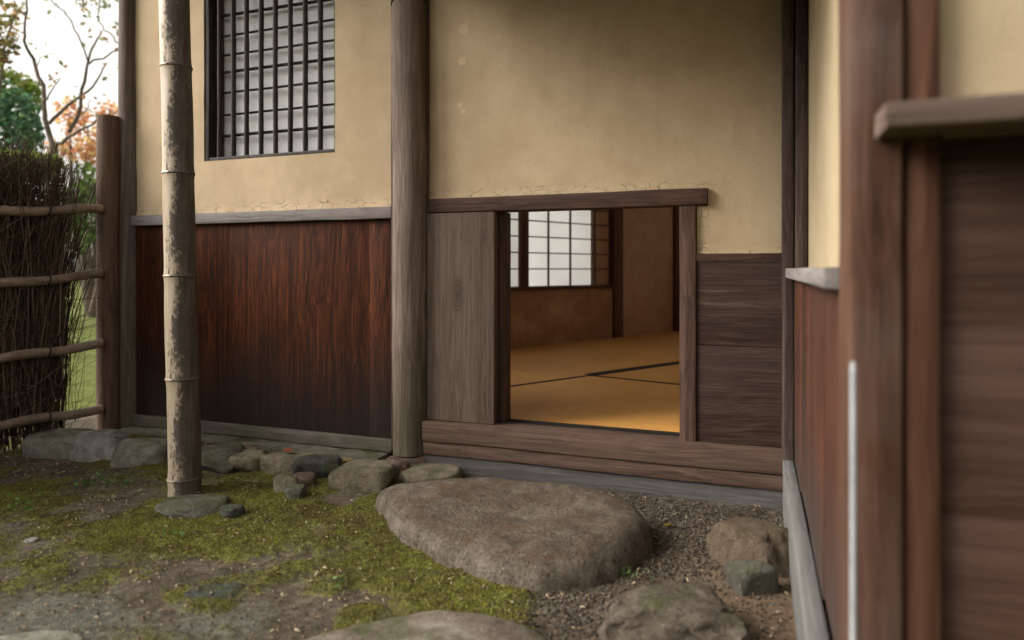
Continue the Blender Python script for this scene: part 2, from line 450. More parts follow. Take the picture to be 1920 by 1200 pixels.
def rockmat(name, c0, c1, c2, moss=0.0, speck=0.5, lichen=None, top=None):
    s = NT(name)
    c0, c1, c2 = [tuple(k * 1.25 for k in c) for c in (c0, c1, c2)]
    co = s.coord()
    big = s.noise(co, 7.0, 6, 0.65, 0.4)
    fine = s.noise(co, 130.0, 5, 0.75)
    med = s.noise(co, 28.0, 5, 0.65)
    col = s.ramp(s.math('ADD', s.math('MULTIPLY', big, 0.5), s.math('MULTIPLY', med, 0.5)), [(0.36, c0), (0.5, c1), (0.64, c2)])
    col = s.mix(s.math('MULTIPLY', s.rng(fine, 0.55, 0.72), speck), col, tuple(min(1, k * 1.6) for k in c2))
    col = s.mix(s.math('MULTIPLY', s.rng(fine, 0.44, 0.32), speck), col, tuple(k * 0.35 for k in c0))
    nz = s.xyz(s.n('ShaderNodeNewGeometry').outputs['Normal'])[2]
    if top is not None:                                # soil and rust-brown dust lying on the flat top
        k = s.math('MULTIPLY', s.rng(nz, 0.60, 0.92), s.rng(s.noise(co, 9.0, 6, 0.72), 0.36, 0.54))
        col = s.mix(s.math('MULTIPLY', k, 0.5), col, top)
        k2 = s.math('MULTIPLY', s.rng(nz, 0.7, 0.95), s.rng(s.noise(co, 16.0, 6, 0.75, 0.5), 0.56, 0.64))
        col = s.mix(s.math('MULTIPLY', k2, 0.6), col, (0.16, 0.075, 0.036))
    if lichen is not None:
        k = s.rng(s.noise(co, 14.0, 5, 0.7), 0.54, 0.64)
        col = s.mix(s.math('MULTIPLY', k, 0.6), col, lichen)
    if moss:
        k = s.rng(s.math('ADD', s.noise(co, 9.0, 5, 0.7), s.math('MULTIPLY', nz, 0.12)), 0.64 - 0.28 * moss, 0.80 - 0.28 * moss)
        col = s.mix(s.math('MULTIPLY', k, 0.8), col, s.ramp(fine, [(0.35, (0.035, 0.055, 0.012)), (0.65, (0.10, 0.13, 0.028))]))
    h = s.math('ADD', s.math('MULTIPLY', med, 0.9), s.math('MULTIPLY', fine, 0.9))
    return s.fin(col, 0.85, s.bump(h, 1.0, 0.018), 0.25)
M['rock_tan'] = rockmat('tan_rock', (0.12, 0.098, 0.066), (0.205, 0.172, 0.122), (0.29, 0.25, 0.185), 0.14, 0.35)
M['rock_green'] = rockmat('mossy_rock', (0.060, 0.058, 0.044), (0.108, 0.105, 0.082), (0.175, 0.172, 0.14), 0.30, 0.4)
M['rock_grey'] = rockmat('grey_rock', (0.145, 0.142, 0.11), (0.24, 0.235, 0.19), (0.35, 0.345, 0.29), 0.10, 0.35)
M['rock_pale'] = rockmat('pale_rock', (0.16, 0.158, 0.135), (0.29, 0.285, 0.255), (0.43, 0.425, 0.395), 0.05, 0.3)
M['rock_dark'] = rockmat('blue_grey_rock', (0.036, 0.036, 0.031), (0.072, 0.073, 0.064), (0.135, 0.135, 0.12), 0.22, 0.5)
M['rock_red'] = rockmat('red_brown_rock', (0.085, 0.055, 0.042), (0.15, 0.105, 0.082), (0.22, 0.165, 0.135), 0.0, 0.35)
M['rock_yellow'] = rockmat('yellow_rock', (0.15, 0.105, 0.055), (0.25, 0.185, 0.105), (0.33, 0.26, 0.16), 0.0, 0.3)
M['rock_step'] = rockmat('granite_step', (0.066, 0.052, 0.039), (0.138, 0.113, 0.086), (0.235, 0.20, 0.16), 0.0, 0.95, top=(0.088, 0.056, 0.032))
M['rock_fore'] = rockmat('lichen_step', (0.10, 0.075, 0.055), (0.20, 0.165, 0.13), (0.36, 0.32, 0.27), 0.1, 0.5, lichen=(0.16, 0.075, 0.040))
M['rock_rough'] = rockmat('rough_rock', (0.050, 0.038, 0.028), (0.105, 0.083, 0.062), (0.19, 0.158, 0.124), 0.05, 0.7, lichen=(0.20, 0.17, 0.13))
M['rock_brown'] = rockmat('earthy_rock', (0.070, 0.048, 0.031), (0.125, 0.090, 0.060), (0.185, 0.14, 0.10), 0.08, 0.5)
M['brick'] = plain('broken_tile', (0.24, 0.12, 0.07), 0.85, 0.35, 40)
M['mortar'] = rockmat('foundation', (0.11, 0.105, 0.082), (0.18, 0.17, 0.135), (0.25, 0.235, 0.195), 0.12, 0.3)

def attr_mat(name, rough=0.8, trans=0.0, spec=0.2):
    s = NT(name)
    a = s.n('ShaderNodeAttribute', None, attribute_name='tint').outputs['Color']
    s.fin(a, rough, None, spec)
    if trans:
        tr = s.n('ShaderNodeBsdfTranslucent', {'Color': a})
        mx = s.n('ShaderNodeMixShader', {0: trans, 1: s.b.outputs[0], 2: tr.outputs[0]})
        s.t.links.new(mx.outputs[0], s.out.inputs['Surface'])
    return s.m
M['moss'] = attr_mat('moss_blades', 0.85, 0.25, 0.1)
M['litter'] = attr_mat('litter', 0.85, 0.0, 0.25)
M['leaf'] = attr_mat('leaf', 0.6, 0.55, 0.3)
M['twig'] = attr_mat('brush_twigs', 0.85, 0.0, 0.15)
M['bark'] = wood('bark', (0.06, 0.05, 0.042), (0.13, 0.112, 0.095), (0.22, 0.195, 0.17), 'z', 60, 0.85, 0.6)
def set_tint(o, per_face):
    me = o.data
    at_ = me.attributes.new('tint', 'FLOAT_COLOR', 'FACE')
    a = np.ones((len(me.polygons), 4), np.float32)
    a[:, :3] = per_face
    at_.data.foreach_set('color', a.ravel())

# ------------------------------------------------------------------ ground
def axis_pts(f0, f1, step, lo, hi):
    mid = list(np.arange(f0, f1 + 1e-6, step))
    a, s = f1, step
    right = []
    while a < hi:
        s *= 1.16; a += s; right.append(min(a, hi))
    a, s = f0, step
    left = []
    while a > lo:
        s *= 1.16; a -= s; left.append(max(a, lo))
    return np.array(left[::-1] + mid + right)
def blob(x, y, cx, cy, r):
    return np.exp(-((x - cx) ** 2 + (y - cy) ** 2) / (r * r))
def pblob(x, y, px, py, r):
    g = gnd(px, py)
    return blob(x, y, g[0], g[1], r)
def moss_field(x, y):
    p = np.stack([x, y, 0 * x], 1)
    m = 0.56 + 0.28 * fbm(p, 3.2, 4, 3) + 0.62 * fbm(p, 15.0, 4, 9)
    for px, py, r, k in ((735, 965, 0.11, 1.0), (790, 1010, 0.12, 0.8), (860, 1050, 0.12, 0.7), (950, 1120, 0.12, 0.6), (1000, 1175, 0.08, 0.5), (340, 985, 0.16, 0.5),
                         (450, 950, 0.22, 0.45), (420, 1000, 0.14, 0.35), (30, 930, 0.15, 0.45), (620, 960, 0.18, 0.25), (600, 1050, 0.2, 0.2),
                         (530, 930, 0.12, 0.2), (880, 1160, 0.10, 0.4), (240, 1000, 0.12, 0.2),
                         (100, 880, 0.18, -0.5), (230, 950, 0.10, -0.6), (480, 1045, 0.09, -0.35), (640, 930, 0.10, -0.5), (790, 905, 0.12, -0.5), (60, 1170, 0.16, -0.7), (330, 1060, 0.10, -0.35), (520, 1160, 0.12, -0.45),
                         (1290, 1000, 0.30, -1.3), (1100, 1160, 0.12, -1.0), (1420, 1160, 0.25, -1.2)):
        m = m + k * pblob(x, y, px, py, r)
    m = np.where(y > 1.95, m - 1.2 * np.clip((y - 1.95) / 0.1, 0, 1), m)
    out = np.clip((-2.75 - x) / 0.25, 0, 1)                   # the lawn beyond the fence
    return np.clip(np.maximum(m, out * 0.95), 0, 1)
def sand_field(x, y):
    return np.clip(pblob(x, y, 1440, 1170, 0.20) * 1.2 + pblob(x, y, 1420, 1040, 0.16) * 0.8, 0, 1)
def ground_z(x, y):
    p = np.stack([x, y, 0 * x], 1)
    near = np.exp(-((x + 1) ** 2 + (y - 1.5) ** 2) / 16.0)
    z = near * (0.012 * fbm(p, 2.4, 3, 21) + 0.0055 * fbm(p, 16, 3, 22)) + 0.0055 * np.clip((moss_field(x, y) - 0.40) / 0.30, 0, 1) * near
    z = z + near * 0.0022 * fbm(p, 70, 2, 25)
    tt = np.clip((y - 1.80 + 0.03 * fbm(p, 5, 2, 28)) / 0.14, 0, 1) * np.clip((-1.12 - x) / 0.08, 0, 1) * np.clip((x + 2.9) / 0.2, 0, 1)
    z = z + 0.020 * tt * tt * (3 - 2 * tt)
    return z
gx = axis_pts(-2.9, 0.25, 0.0095, -400, 400)
gy = axis_pts(0.75, 2.1, 0.0095, -400, 400)
GX, GY = np.meshgrid(gx, gy)
fx, fy = GX.ravel(), GY.ravel()
gv = np.stack([fx, fy, ground_z(fx, fy)], 1)
nx_, ny_ = len(gx), len(gy)
idx = np.arange(nx_ * ny_).reshape(ny_, nx_)
gf = np.stack([idx[:-1, :-1], idx[:-1, 1:], idx[1:, 1:], idx[1:, :-1]], -1).reshape(-1, 4)
def ground_mat():
    s = NT('mossy_ground')
    a = s.n('ShaderNodeAttribute', None, attribute_name='cover').outputs['Color']
    A = s.n('ShaderNodeSeparateColor', {0: a}).outputs
    p = s.pos()
    n1 = s.noise(p, 9.0, 6, 0.65)
    n2 = s.noise(p, 60.0, 5, 0.7)
    n3 = s.noise(p, 240.0, 3, 0.7)
    soil = s.ramp(s.math('ADD', s.math('MULTIPLY', n1, 0.55), s.math('MULTIPLY', n2, 0.45)), [(0.36, (0.045, 0.036, 0.025)), (0.5, (0.098, 0.080, 0.057)), (0.64, (0.18, 0.152, 0.115))])
    moss = s.ramp(s.math('ADD', s.math('MULTIPLY', n2, 0.6), s.math('MULTIPLY', n1, 0.4)), [(0.36, (0.050, 0.048, 0.014)), (0.5, (0.120, 0.120, 0.030)), (0.64, (0.20, 0.205, 0.05))])
    mm = s.math('ADD', A[0], s.math('MULTIPLY', s.math('SUBTRACT', n2, 0.5), 1.3))
    col = s.mix(s.rng(mm, 0.38, 0.62), soil, moss)
    sand = s.ramp(n2, [(0.35, (0.125, 0.082, 0.05)), (0.65, (0.225, 0.155, 0.10))])
    col = s.mix(s.math('MULTIPLY', A[1], 0.85), col, sand)
    grey = s.ramp(n2, [(0.35, (0.08, 0.08, 0.062)), (0.65, (0.175, 0.175, 0.145))])     # lichen-grey crust
    col = s.mix(s.math('MULTIPLY', s.rng(s.math('ADD', A[2], s.math('MULTIPLY', s.math('SUBTRACT', n1, 0.5), 1.4)), 0.35, 0.6), 0.8), col, grey)
    lawn = s.ramp(n1, [(0.35, (0.09, 0.12, 0.02)), (0.65, (0.17, 0.20, 0.045))])
    X = s.xyz(p)
    col = s.mix(s.rng(X[0], -2.85, -3.1), col, lawn)
    sp = s.rng(n3, 0.63, 0.72)
    col = s.mix(s.math('MULTIPLY', sp, 0.4), col, (0.26, 0.22, 0.16))
    h = s.math('ADD', n2, s.math('MULTIPLY', n3, 0.7))
    return s.fin(col, 0.92, s.bump(h, 0.9, 0.008), 0.2)
M['ground'] = ground_mat()
ground = mesh_obj('ground', gv, gf, M['ground'], None, loc=(0, 0, 0))
ground['kind'] = 'structure'
cov = np.ones((len(gv), 4), np.float32)
cov[:, 0] = moss_field(fx, fy)
cov[:, 1] = sand_field(fx, fy)
cov[:, 2] = np.clip(pblob(fx, fy, 60, 1180, 0.17) + 0.7 * pblob(fx, fy, 420, 1180, 0.13) + 0.5 * pblob(fx, fy, 230, 950, 0.07), 0, 1)
ca = ground.data.attributes.new('cover', 'FLOAT_COLOR', 'POINT')
ca.data.foreach_set('color', cov.ravel())

# ------------------------------------------------------------------ tea house front
WY = 2.06
house = thing('tea_house', 'tea house with ochre earth plaster walls, low square crawl-in entrance and barred window', 'building', (-1.1, WY, 0))
def plaster_panel(name, parent, mat, xs, zs, drop, y0, y1, lips=(), cell=0.012, seed=0, swap=False):
    """a plaster slab whose front is gently uneven and crumbles at the given lips (x0,x1,z); drop(x,z) True = opening"""
    def lines(l):
        out = []
        for a, b in zip(l[:-1], l[1:]):
            k = max(1, int((b - a) / cell))
            out += list(np.linspace(a, b, k + 1))[:-1]
        return np.array(out + [l[-1]])
    X, Z = lines(xs), lines(zs)
    nx, nz = len(X), len(Z)
    XX, ZZ = np.meshgrid(X, Z)
    P = np.stack([XX.ravel(), np.full(XX.size, y0), ZZ.ravel()], 1)
    d = 0.0022 * fbm(P, 3.0, 3, seed) + 0.0009 * fbm(P, 30.0, 3, seed + 4)
    for (x0, x1, z0) in lips:
        h = P[:, 2] - z0
        wob = 0.016 * fbm(P * [1, 0, 0], 14.0, 4, seed + 8) + 0.020
        k = np.clip(1 - h / wob, 0, 1) * (h > -1e-4) * (P[:, 0] > x0) * (P[:, 0] < x1)
        d = d - 0.0045 * k * (0.8 + 0.8 * fbm(P, 45, 2, seed + 9))
    P[:, 1] += d
    keep = np.zeros((nz - 1, nx - 1), bool)
    for i in range(nz - 1):
        zc = (Z[i] + Z[i + 1]) / 2
        for j in range(nx - 1):
            keep[i, j] = not drop((X[j] + X[j + 1]) / 2, zc)
    id_ = np.arange(nx * nz).reshape(nz, nx)
    B = P.copy(); B[:, 1] = y1
    off = len(P)
    F = []
    for i in range(nz - 1):
        for j in range(nx - 1):
            if not keep[i, j]: continue
            a, b, c, e = id_[i, j], id_[i, j + 1], id_[i + 1, j + 1], id_[i + 1, j]
            F.append((a, b, c, e))
            for (p, q, ii, jj) in ((a, b, i - 1, j), (b, c, i, j + 1), (c, e, i + 1, j), (e, a, i, j - 1)):
                if ii < 0 or jj < 0 or ii >= nz - 1 or jj >= nx - 1 or not keep[ii, jj]:
                    F.append((q, p, p + off, q + off))
    # coarse back
    for i in range(nz - 1):
        j = 0
        while j < nx - 1:
            if not keep[i, j]: j += 1; continue
            k = j
            while k < nx - 1 and keep[i, k]: k += 1
            F.append((id_[i, k] + off, id_[i, j] + off, id_[i + 1, j] + off, id_[i + 1, k] + off))
            j = k
    V = np.concatenate([P, B])
    used = np.unique(np.array([i for f in F for i in f]))
    rm = -np.ones(len(V), int); rm[used] = np.arange(len(used))
    return mesh_obj(name, V[used], [tuple(int(rm[i]) for i in f) for f in F], mat, parent)
TOPZ = 2.25
wx0, wx1, wz0, wz1 = -2.028, -1.438, 1.066, 1.95
plaster_panel('plaster_wall', house, M['plaster'], [-2.385, wx0, wx1, -1.17], [0.868, wz0, wz1, TOPZ],
              lambda x, z: wx0 < x < wx1 and wz0 < z < wz1, WY, WY + 0.07, lips=((-2.4, -1.1, 0.868),), seed=1)
plaster_panel('plaster_wall', house, M['plaster'], [-1.10, -0.204, -0.173, 0.036], [0.700, 0.838, 0.888, TOPZ],
              lambda x, z: (x < -0.204 and z < 0.888) or (x < -0.173 and 0.838 < z < 0.888), WY, WY + 0.07,
              lips=((-1.1, -0.17, 0.888), (-0.204, 0.03, 0.700)), seed=40)

def log(name, parent, mat, x, y, z0, z1, r0, r1, seed, sides=22, rough=0.004, bend=0.006):
    n = int((z1 - z0) / 0.05) + 2
    zz = np.linspace(z0, z1, n)
    q = np.stack([0 * zz, 0 * zz, zz], 1)
    bx = bend * fbm(q, 1.3, 2, seed)
    rr = np.interp(zz, [z0, z1], [r0, r1]) * (1 + 0.035 * fbm(q, 3.0, 2, seed + 3))
    P, F = tube_geo([(x + b, y, z) for b, z in zip(bx, zz)], rr, sides)
    a = np.arctan2(P[:, 1] - y, P[:, 0] - x)
    q = np.stack([np.cos(a) * 1.3, np.sin(a) * 1.3, P[:, 2] * 0.9], 1)
    k = rough * fbm(q, 2.0, 4, seed + 7)
    P[:, 0] += np.cos(a) * k; P[:, 1] += np.sin(a) * k
    return mesh_obj(name, P, F, mat, parent)
pm = log('post', house, M['post'], -1.132, WY - 0.012, 0.045, TOPZ, 0.062, 0.058, 5)
log('corner_post', house, M['post_l'], -2.412, WY + 0.004, 0.03, TOPZ, 0.043, 0.039, 15)
wl_ = [(-1.132 + 0.0615 * math.cos(a), WY - 0.012 + 0.066 * math.sin(a), 1.545 + 0.012 * math.cos(a * 2 + 2.6)) for a in np.linspace(0, -math.pi, 14)]
P, F = tube_geo(wl_, [0.003] * 14, 6)
mesh_obj('wire_loop', P, F, M['iron'], pm)
timber('jamb_strip', house, M['corner_post'], 'z', (0.05, TOPZ), (-1.2005, -1.190), (WY - 0.022, WY + 0.02), 0.002)
timber('shade_strip', house, M['corner_post'], 'z', (0.05, TOPZ), (-1.080, -1.068), (WY - 0.016, WY + 0.02), 0.002)  # dark strip standing in for the shaded right side of the log

# boarded dado on the left
timber('rail', house, M['batten'], 'x', (-2.378, -1.2015), (WY - 0.022, WY + 0.05), (0.827, 0.867), 0.003, 0.0015)
edges = [-2.372, -1.905, -1.295, -1.202]
for i, (a, b) in enumerate(zip(edges[:-1], edges[1:])):
    timber('board', house, M['board'], 'z', (0.0805, 0.826), (a + 0.0002, b - 0.0002), (WY - 0.004 + 0.0004 * (i % 2), WY + 0.03), 0.0006, 0.0004)
timber('base_beam', house, M['base'], 'x', (-2.372, -1.2015), (WY - 0.018, WY + 0.06), (0.0365, 0.080), 0.004, 0.002)
# rough foundation ledge under it
def slab(name, parent, mat, x0, x1, y0, y1, z0, z1, amp, seed, step=0.02):
    nx = int((x1 - x0) / step) + 2; ny = max(3, int((y1 - y0) / step) + 2)
    X, Y = np.meshgrid(np.linspace(x0, x1, nx), np.linspace(y0, y1, ny))
    T = np.stack([X.ravel(), Y.ravel(), np.full(X.size, z1)], 1)
    T[:, 2] += amp * fbm(T, 12, 4, seed); T[:, 1] += amp * 1.5 * fbm(T, 7, 3, seed + 3) * (T[:, 1] < y1 - 1e-6)
    Bv = T.copy(); Bv[:, 2] = z0
    V = np.concatenate([T, Bv]); n = len(T)
    id_ = np.arange(n).reshape(ny, nx)
    F = [tuple(map(int, q)) for q in np.stack([id_[:-1, :-1], id_[:-1, 1:], id_[1:, 1:], id_[1:, :-1]], -1).reshape(-1, 4)]
    ring = list(id_[0, :]) + list(id_[1:, -1]) + list(id_[-1, -2::-1]) + list(id_[-2:0:-1, 0])
    for k in range(len(ring)):
        a, b = int(ring[k]), int(ring[(k + 1) % len(ring)])
        F.append((b, a, a + n, b + n))
    return mesh_obj(name, V, F, mat, parent)
slab('foundation', house, M['mortar'], -2.37, -1.215, WY - 0.085, WY + 0.06, -0.03, 0.034, 0.006, 61)

# crawl-in entrance
lint = timber('lintel', house, M['lintel'], 'x', (-1.0675, -0.174), (WY - 0.020, WY + 0.06), (0.840, 0.887), 0.004, 0.0022, 0.03)
timber('jamb', house, M['jamb'], 'z', (0.1475, 0.839), (-0.252, -0.2055), (WY - 0.014, WY + 0.065), 0.003, 0.0014)
timber('jamb', house, M['jamb'], 'z', (0.163, 0.839), (-0.842, -0.806), (WY + 0.022, WY + 0.075), 0.003, 0.001)
door = timber('sliding_door', house, M['door'], 'z', (0.163, 0.838), (-1.0665, -0.826), (WY - 0.022, WY + 0.012), 0.003, 0.0012)
timber('sill', house, M['sill'], 'x', (-1.0665, 0.028), (WY - 0.052, WY + 0.045), (0.0975, 0.1605), 0.005, 0.0028, 0.03)
timber('groove_strip', house, M['dark'], 'x', (-0.86, -0.19), (WY + 0.0455, WY + 0.066), (0.09, 0.166), 0.002, 0.0)
timber('sill_board', house, M['sill'], 'x', (-1.0665, 0.027), (WY - 0.046, WY + 0.05), (0.0535, 0.0968), 0.004, 0.002, 0.03)
timber('base_board', house, M['sill_g'], 'x', (-1.066, 0.026), (WY - 0.040, WY + 0.05), (-0.06, 0.0525), 0.004, 0.002, 0.03)
timber('rail', house, M['lintel'], 'x', (-0.2045, 0.032), (WY - 0.012, WY + 0.06), (0.6775, 0.6995), 0.002, 0.001)
for z0, z1 in ((0.161, 0.4365), (0.4385, 0.6765)):
    timber('plank', house, M['plank'], 'x', (-0.2045, 0.031), (WY - 0.006, WY + 0.03), (z0, z1), 0.002, 0.001)

# barred window
win = mesh_obj('window', *joined([
    timber_geo('z', wz0 - 0.004, wz1, (wx0 - 0.002, wx0 + 0.020), (WY + 0.004, WY + 0.085), 0.003),
    timber_geo('z', wz0 - 0.004, wz1, (wx1 - 0.008, wx1 + 0.002), (WY + 0.004, WY + 0.085), 0.003),
    timber_geo('x', wx0, wx1, (WY + 0.006, WY + 0.085), (wz0 - 0.003, wz0 + 0.014), 0.003),
    timber_geo('x', wx0, wx1, (WY + 0.006, WY + 0.085), (wz1 - 0.014, wz1 + 0.003), 0.003)]), M['lattice'], house)
rng = random.Random(4)
bars = [onplane(px, 200, (0, WY + 0.02), (0, 1))[0] for px in (411, 437, 462, 489, 516, 544, 572, 600)]
for k, x in enumerate(bars):
    n = 22
    zz = np.linspace(wz0 + 0.013, wz1 - 0.012, n)
    rr = [0.0088 + 0.0012 * rng.random() for _ in zz]
    bend = 0.0022 * fbm(np.stack([zz * 3, 0 * zz + k * 9.1, 0 * zz], 1), 1.0, 3, 70 + k)
    P, F = tube_geo([(x + b, WY + 0.022, z) for b, z in zip(bend, zz)], rr, 8)
    mesh_obj('bar', P, F, M['lattice'], win)
hz = [onplane(620, py, (0, WY + 0.038), (0, 1))[2] for py in (238, 196, 152, 111, 77, 38, -2, -42, -82)]
for k, z in enumerate(hz):
    if z > wz1 - 0.03: continue
    r = 0.0045 if k % 3 else 0.0060
    xx = np.linspace(wx0 + 0.012, wx1 - 0.004, 16)
    dz = 0.003 * fbm(np.stack([xx * 4, 0 * xx + 5.3 * k, 0 * xx], 1), 1.0, 3, 90 + k)
    P, F = tube_geo([(x, WY + 0.038, z + d) for x, d in zip(xx, dz)], [r] * 16, 7)
    mesh_obj('cross_bar', P, F, M['lattice'], win)
pv = [(wx0 + 0.03, WY + 0.062, wz0 + 0.01), (wx1 - 0.006, WY + 0.062, wz0 + 0.01), (wx1 - 0.006, WY + 0.062, wz1 - 0.01), (wx0 + 0.03, WY + 0.062, wz1 - 0.01)]
mesh_obj('paper', pv + [(x, y + 0.002, z) for x, y, z in pv], [(0, 1, 2, 3), (7, 6, 5, 4), (0, 4, 5, 1), (1, 5, 6, 2), (2, 6, 7, 3), (3, 7, 4, 0)], M['paper_front'], win, smooth=False)
for x in np.linspace(wx0 + 0.045, wx1 - 0.05, 6)[1:]:
    timber('muntin', win, M['inner'], 'z', (wz0 + 0.012, wz1 - 0.012), (x - 0.003, x + 0.003), (WY + 0.0645, WY + 0.080), 0.001, 0)
timber('stile', win, M['inner'], 'z', (wz0 + 0.012, wz1 - 0.012), (wx0 + 0.0205, wx0 + 0.042), (WY + 0.050, WY + 0.061), 0.002, 0.001)

# ------------------------------------------------------------------ the room behind
FZ = 0.155
A_ = gnd(950, 655, FZ)[:2]; B_ = gnd(1160, 632, FZ)[:2]
dv = (B_ - A_) / np.linalg.norm(B_ - A_)
nv = np.array([dv[1], -dv[0]])                       # into the room
XW = Matrix(((dv[0], -nv[0], 0, A_[0]), (dv[1], -nv[1], 0, A_[1]), (0, 0, 1, 0), (0, 0, 0, 1)))   # x along wall, y away from the room
CEIL = 2.02
def wbox(name, mat, x, y, z, parent=house, bevel=0.002, jit=0.0006, axis='z', step=0.2):
    if axis == 'z': return timber(name, parent, mat, 'z', z, x, y, bevel, jit, step, xf=XW)
    return timber(name, parent, mat, 'x', x, y, z, bevel, jit, step, xf=XW)
S0, S1 = -2.02, 2.02
wbox('inner_wall', M['inner_plaster2'], (S0, 1.06), (0, 0.06), (0.0, 0.52), axis='x')
wbox('inner_wall', M['inner_plaster'], (S0, 1.06), (0, 0.06), (1.56, CEIL + 0.1), axis='x')
wbox('inner_wall', M['inner_plaster'], (S0, -0.95), (0, 0.06), (0.5205, 1.5595))
wbox('inner_wall', M['inner_plaster'], (1.171, 1.848), (0.0, 0.06), (0.0, CEIL + 0.1))
wbox('inner_wall', M['inner_plaster'], (0.872, 1.058), (0.03, 0.06), (0.545, 1.5595))
wbox('inner_post', M['inner'], (1.061, 1.169), (-0.018, 0.07), (0.0, CEIL + 0.1))
wbox('inner_post', M['inner'], (1.850, 1.935), (-0.022, 0.07), (0.0, CEIL + 0.1))
swin = wbox('shoji_or_added_window', M['inner_x'], (-0.95, 1.060), (-0.014, 0.05), (0.5205, 0.5445), axis='x')
wbox('head_rail', M['inner_x'], (-0.95, 1.060), (-0.010, 0.05), (1.535, 1.5595), parent=swin, axis='x')
wbox('mullion', M['inner'], (0.117, 0.189), (-0.008, 0.03), (0.545, 1.5345), parent=swin)
wbox('stile', M['inner'], (-0.95, -0.90), (-0.008, 0.03), (0.545, 1.5345), parent=swin)
wbox('stile', M['inner'], (0.860, 0.871), (0.000, 0.03), (0.545, 1.5345), parent=swin)
wbox('paper', M['paper'], (-0.90, 0.117), (0.016, 0.018), (0.545, 1.5345), parent=swin, bevel=0.0005, jit=0)
wbox('paper', M['paper'], (0.189, 0.860), (0.016, 0.018), (0.545, 1.5345), parent=swin, bevel=0.0005, jit=0)
for s_ in (-0.68, -0.46, -0.24, -0.02, 0.389, 0.608, 0.838):
    wbox('muntin', M['inner'], (s_ - 0.0045, s_ + 0.0045), (0.002, 0.0155), (0.545, 1.5345), parent=swin, bevel=0.001, jit=0)
for k in range(9):
    z = 0.658 + 0.1045 * k
    if z > 1.52: break
    wbox('muntin', M['inner_x'], (-0.90, 0.1165), (0.004, 0.0155), (z - 0.004, z + 0.004), parent=swin, bevel=0.001, jit=0, axis='x')
    wbox('muntin', M['inner_x'], (0.1895, 1.058), (0.004, 0.0155), (z - 0.004, z + 0.004), parent=swin, bevel=0.001, jit=0, axis='x')
c0 = A_ + dv * 2.0
def vwall(name, p, q, z0, z1, mat, th=0.05, parent=house):
    p, q = np.array(p, float), np.array(q, float)
    d = (q - p) / np.linalg.norm(q - p); n = np.array([-d[1], d[0]]) * th
    V = [(*p, z0), (*q, z0), (*(q + n), z0), (*(p + n), z0), (*p, z1), (*q, z1), (*(q + n), z1), (*(p + n), z1)]
    return mesh_obj(name, V, [(0, 3, 2, 1), (4, 5, 6, 7), (0, 1, 5, 4), (1, 2, 6, 5), (2, 3, 7, 6), (3, 0, 4, 7)], mat, parent, smooth=False)
c1 = c0 + nv * 1.35
wa, wb = c1 + (c0 - c1) * 0.08, c1 + (c0 - c1) * 0.92
vwall('inner_wall', c1, c0, 0, 0.45, M['inner_plaster'], -0.05)
vwall('inner_wall', c1, c0, 1.7, CEIL + 0.1, M['inner_plaster'], -0.05)
vwall('inner_wall', c1, wa, 0.4505, 1.6995, M['inner_plaster'], -0.05)
vwall('inner_wall', wb, c0, 0.4505, 1.6995, M['inner_plaster'], -0.05)
added_win = vwall('shoji_or_added_window', wa, wb, 0.4505, 0.48, M['inner_x'], -0.04)  # out-of-view window added to let more daylight into the room
vwall('paper', wa, wb, 0.4805, 1.699, M['paper'], -0.002, parent=added_win)
for k in range(1, 6):
    q = wa + (wb - wa) * k / 6
    e_ = (wb - wa) / np.linalg.norm(wb - wa) * 0.005
    vwall('muntin', q - e_, q + e_, 0.4805, 1.699, M['inner'], 0.012, parent=added_win)
ra0, ra1 = np.array([c1[0], 3.0]), np.array([c1[0], c1[1] - 0.12])
vwall('inner_wall', (c1[0], WY + 0.12), c1, 0, 0.25, M['inner_plaster'], -0.05)
vwall('inner_wall', (c1[0], WY + 0.12), c1, 1.85, CEIL + 0.1, M['inner_plaster'], -0.05)
vwall('inner_wall', (c1[0], WY + 0.12), ra0, 0.2505, 1.8495, M['inner_plaster'], -0.05)
vwall('inner_wall', ra1, c1, 0.2505, 1.8495, M['inner_plaster'], -0.05)
added_win2 = vwall('shoji_or_added_window', ra0, ra1, 0.2505, 0.28, M['inner_x'], -0.04)  # second unseen window, added on the right to brighten the mats
vwall('paper', ra0, ra1, 0.2805, 1.849, M['paper'], -0.002, parent=added_win2)
for k in range(1, 9):
    q = ra0 + (ra1 - ra0) * k / 9
    vwall('muntin', q - [0, 0.005], q + [0, 0.005], 0.2805, 1.849, M['inner'], 0.012, parent=added_win2)
# ceiling, and a floor under the mats
w0 = A_ + dv * (2.18 - A_[1]) / dv[1]
SKX, SKY = (-1.45, 0.15), (2.75, 3.85)               # unseen skylight opening, added to brighten the middle of the room
poly = [(w0[0] - 0.05, WY + 0.075), (c1[0] + 0.05, WY + 0.075), (c1[0] + 0.05, c1[1]), (c0[0], c0[1] + 0.05)]
def clip2(pts, n, c):
    out = []
    for i in range(len(pts)):
        a, b = np.array(pts[i][:2]), np.array(pts[(i + 1) % len(pts)][:2])
        da, db = a @ n - c, b @ n - c
        if da >= 0: out.append(tuple(a))
        if da * db < 0: out.append(tuple(a + (b - a) * da / (da - db)))
    return out
def around_hole(pts):
    X0, Y0 = np.array([1.0, 0]), np.array([0, 1.0])
    mid = clip2(clip2(pts, X0, SKX[0]), -X0, -SKX[1])
    return [q for q in (clip2(pts, -X0, -SKX[0]), clip2(pts, X0, SKX[1]), clip2(mid, -Y0, -SKY[0]), clip2(mid, Y0, SKY[1])) if len(q) > 2]
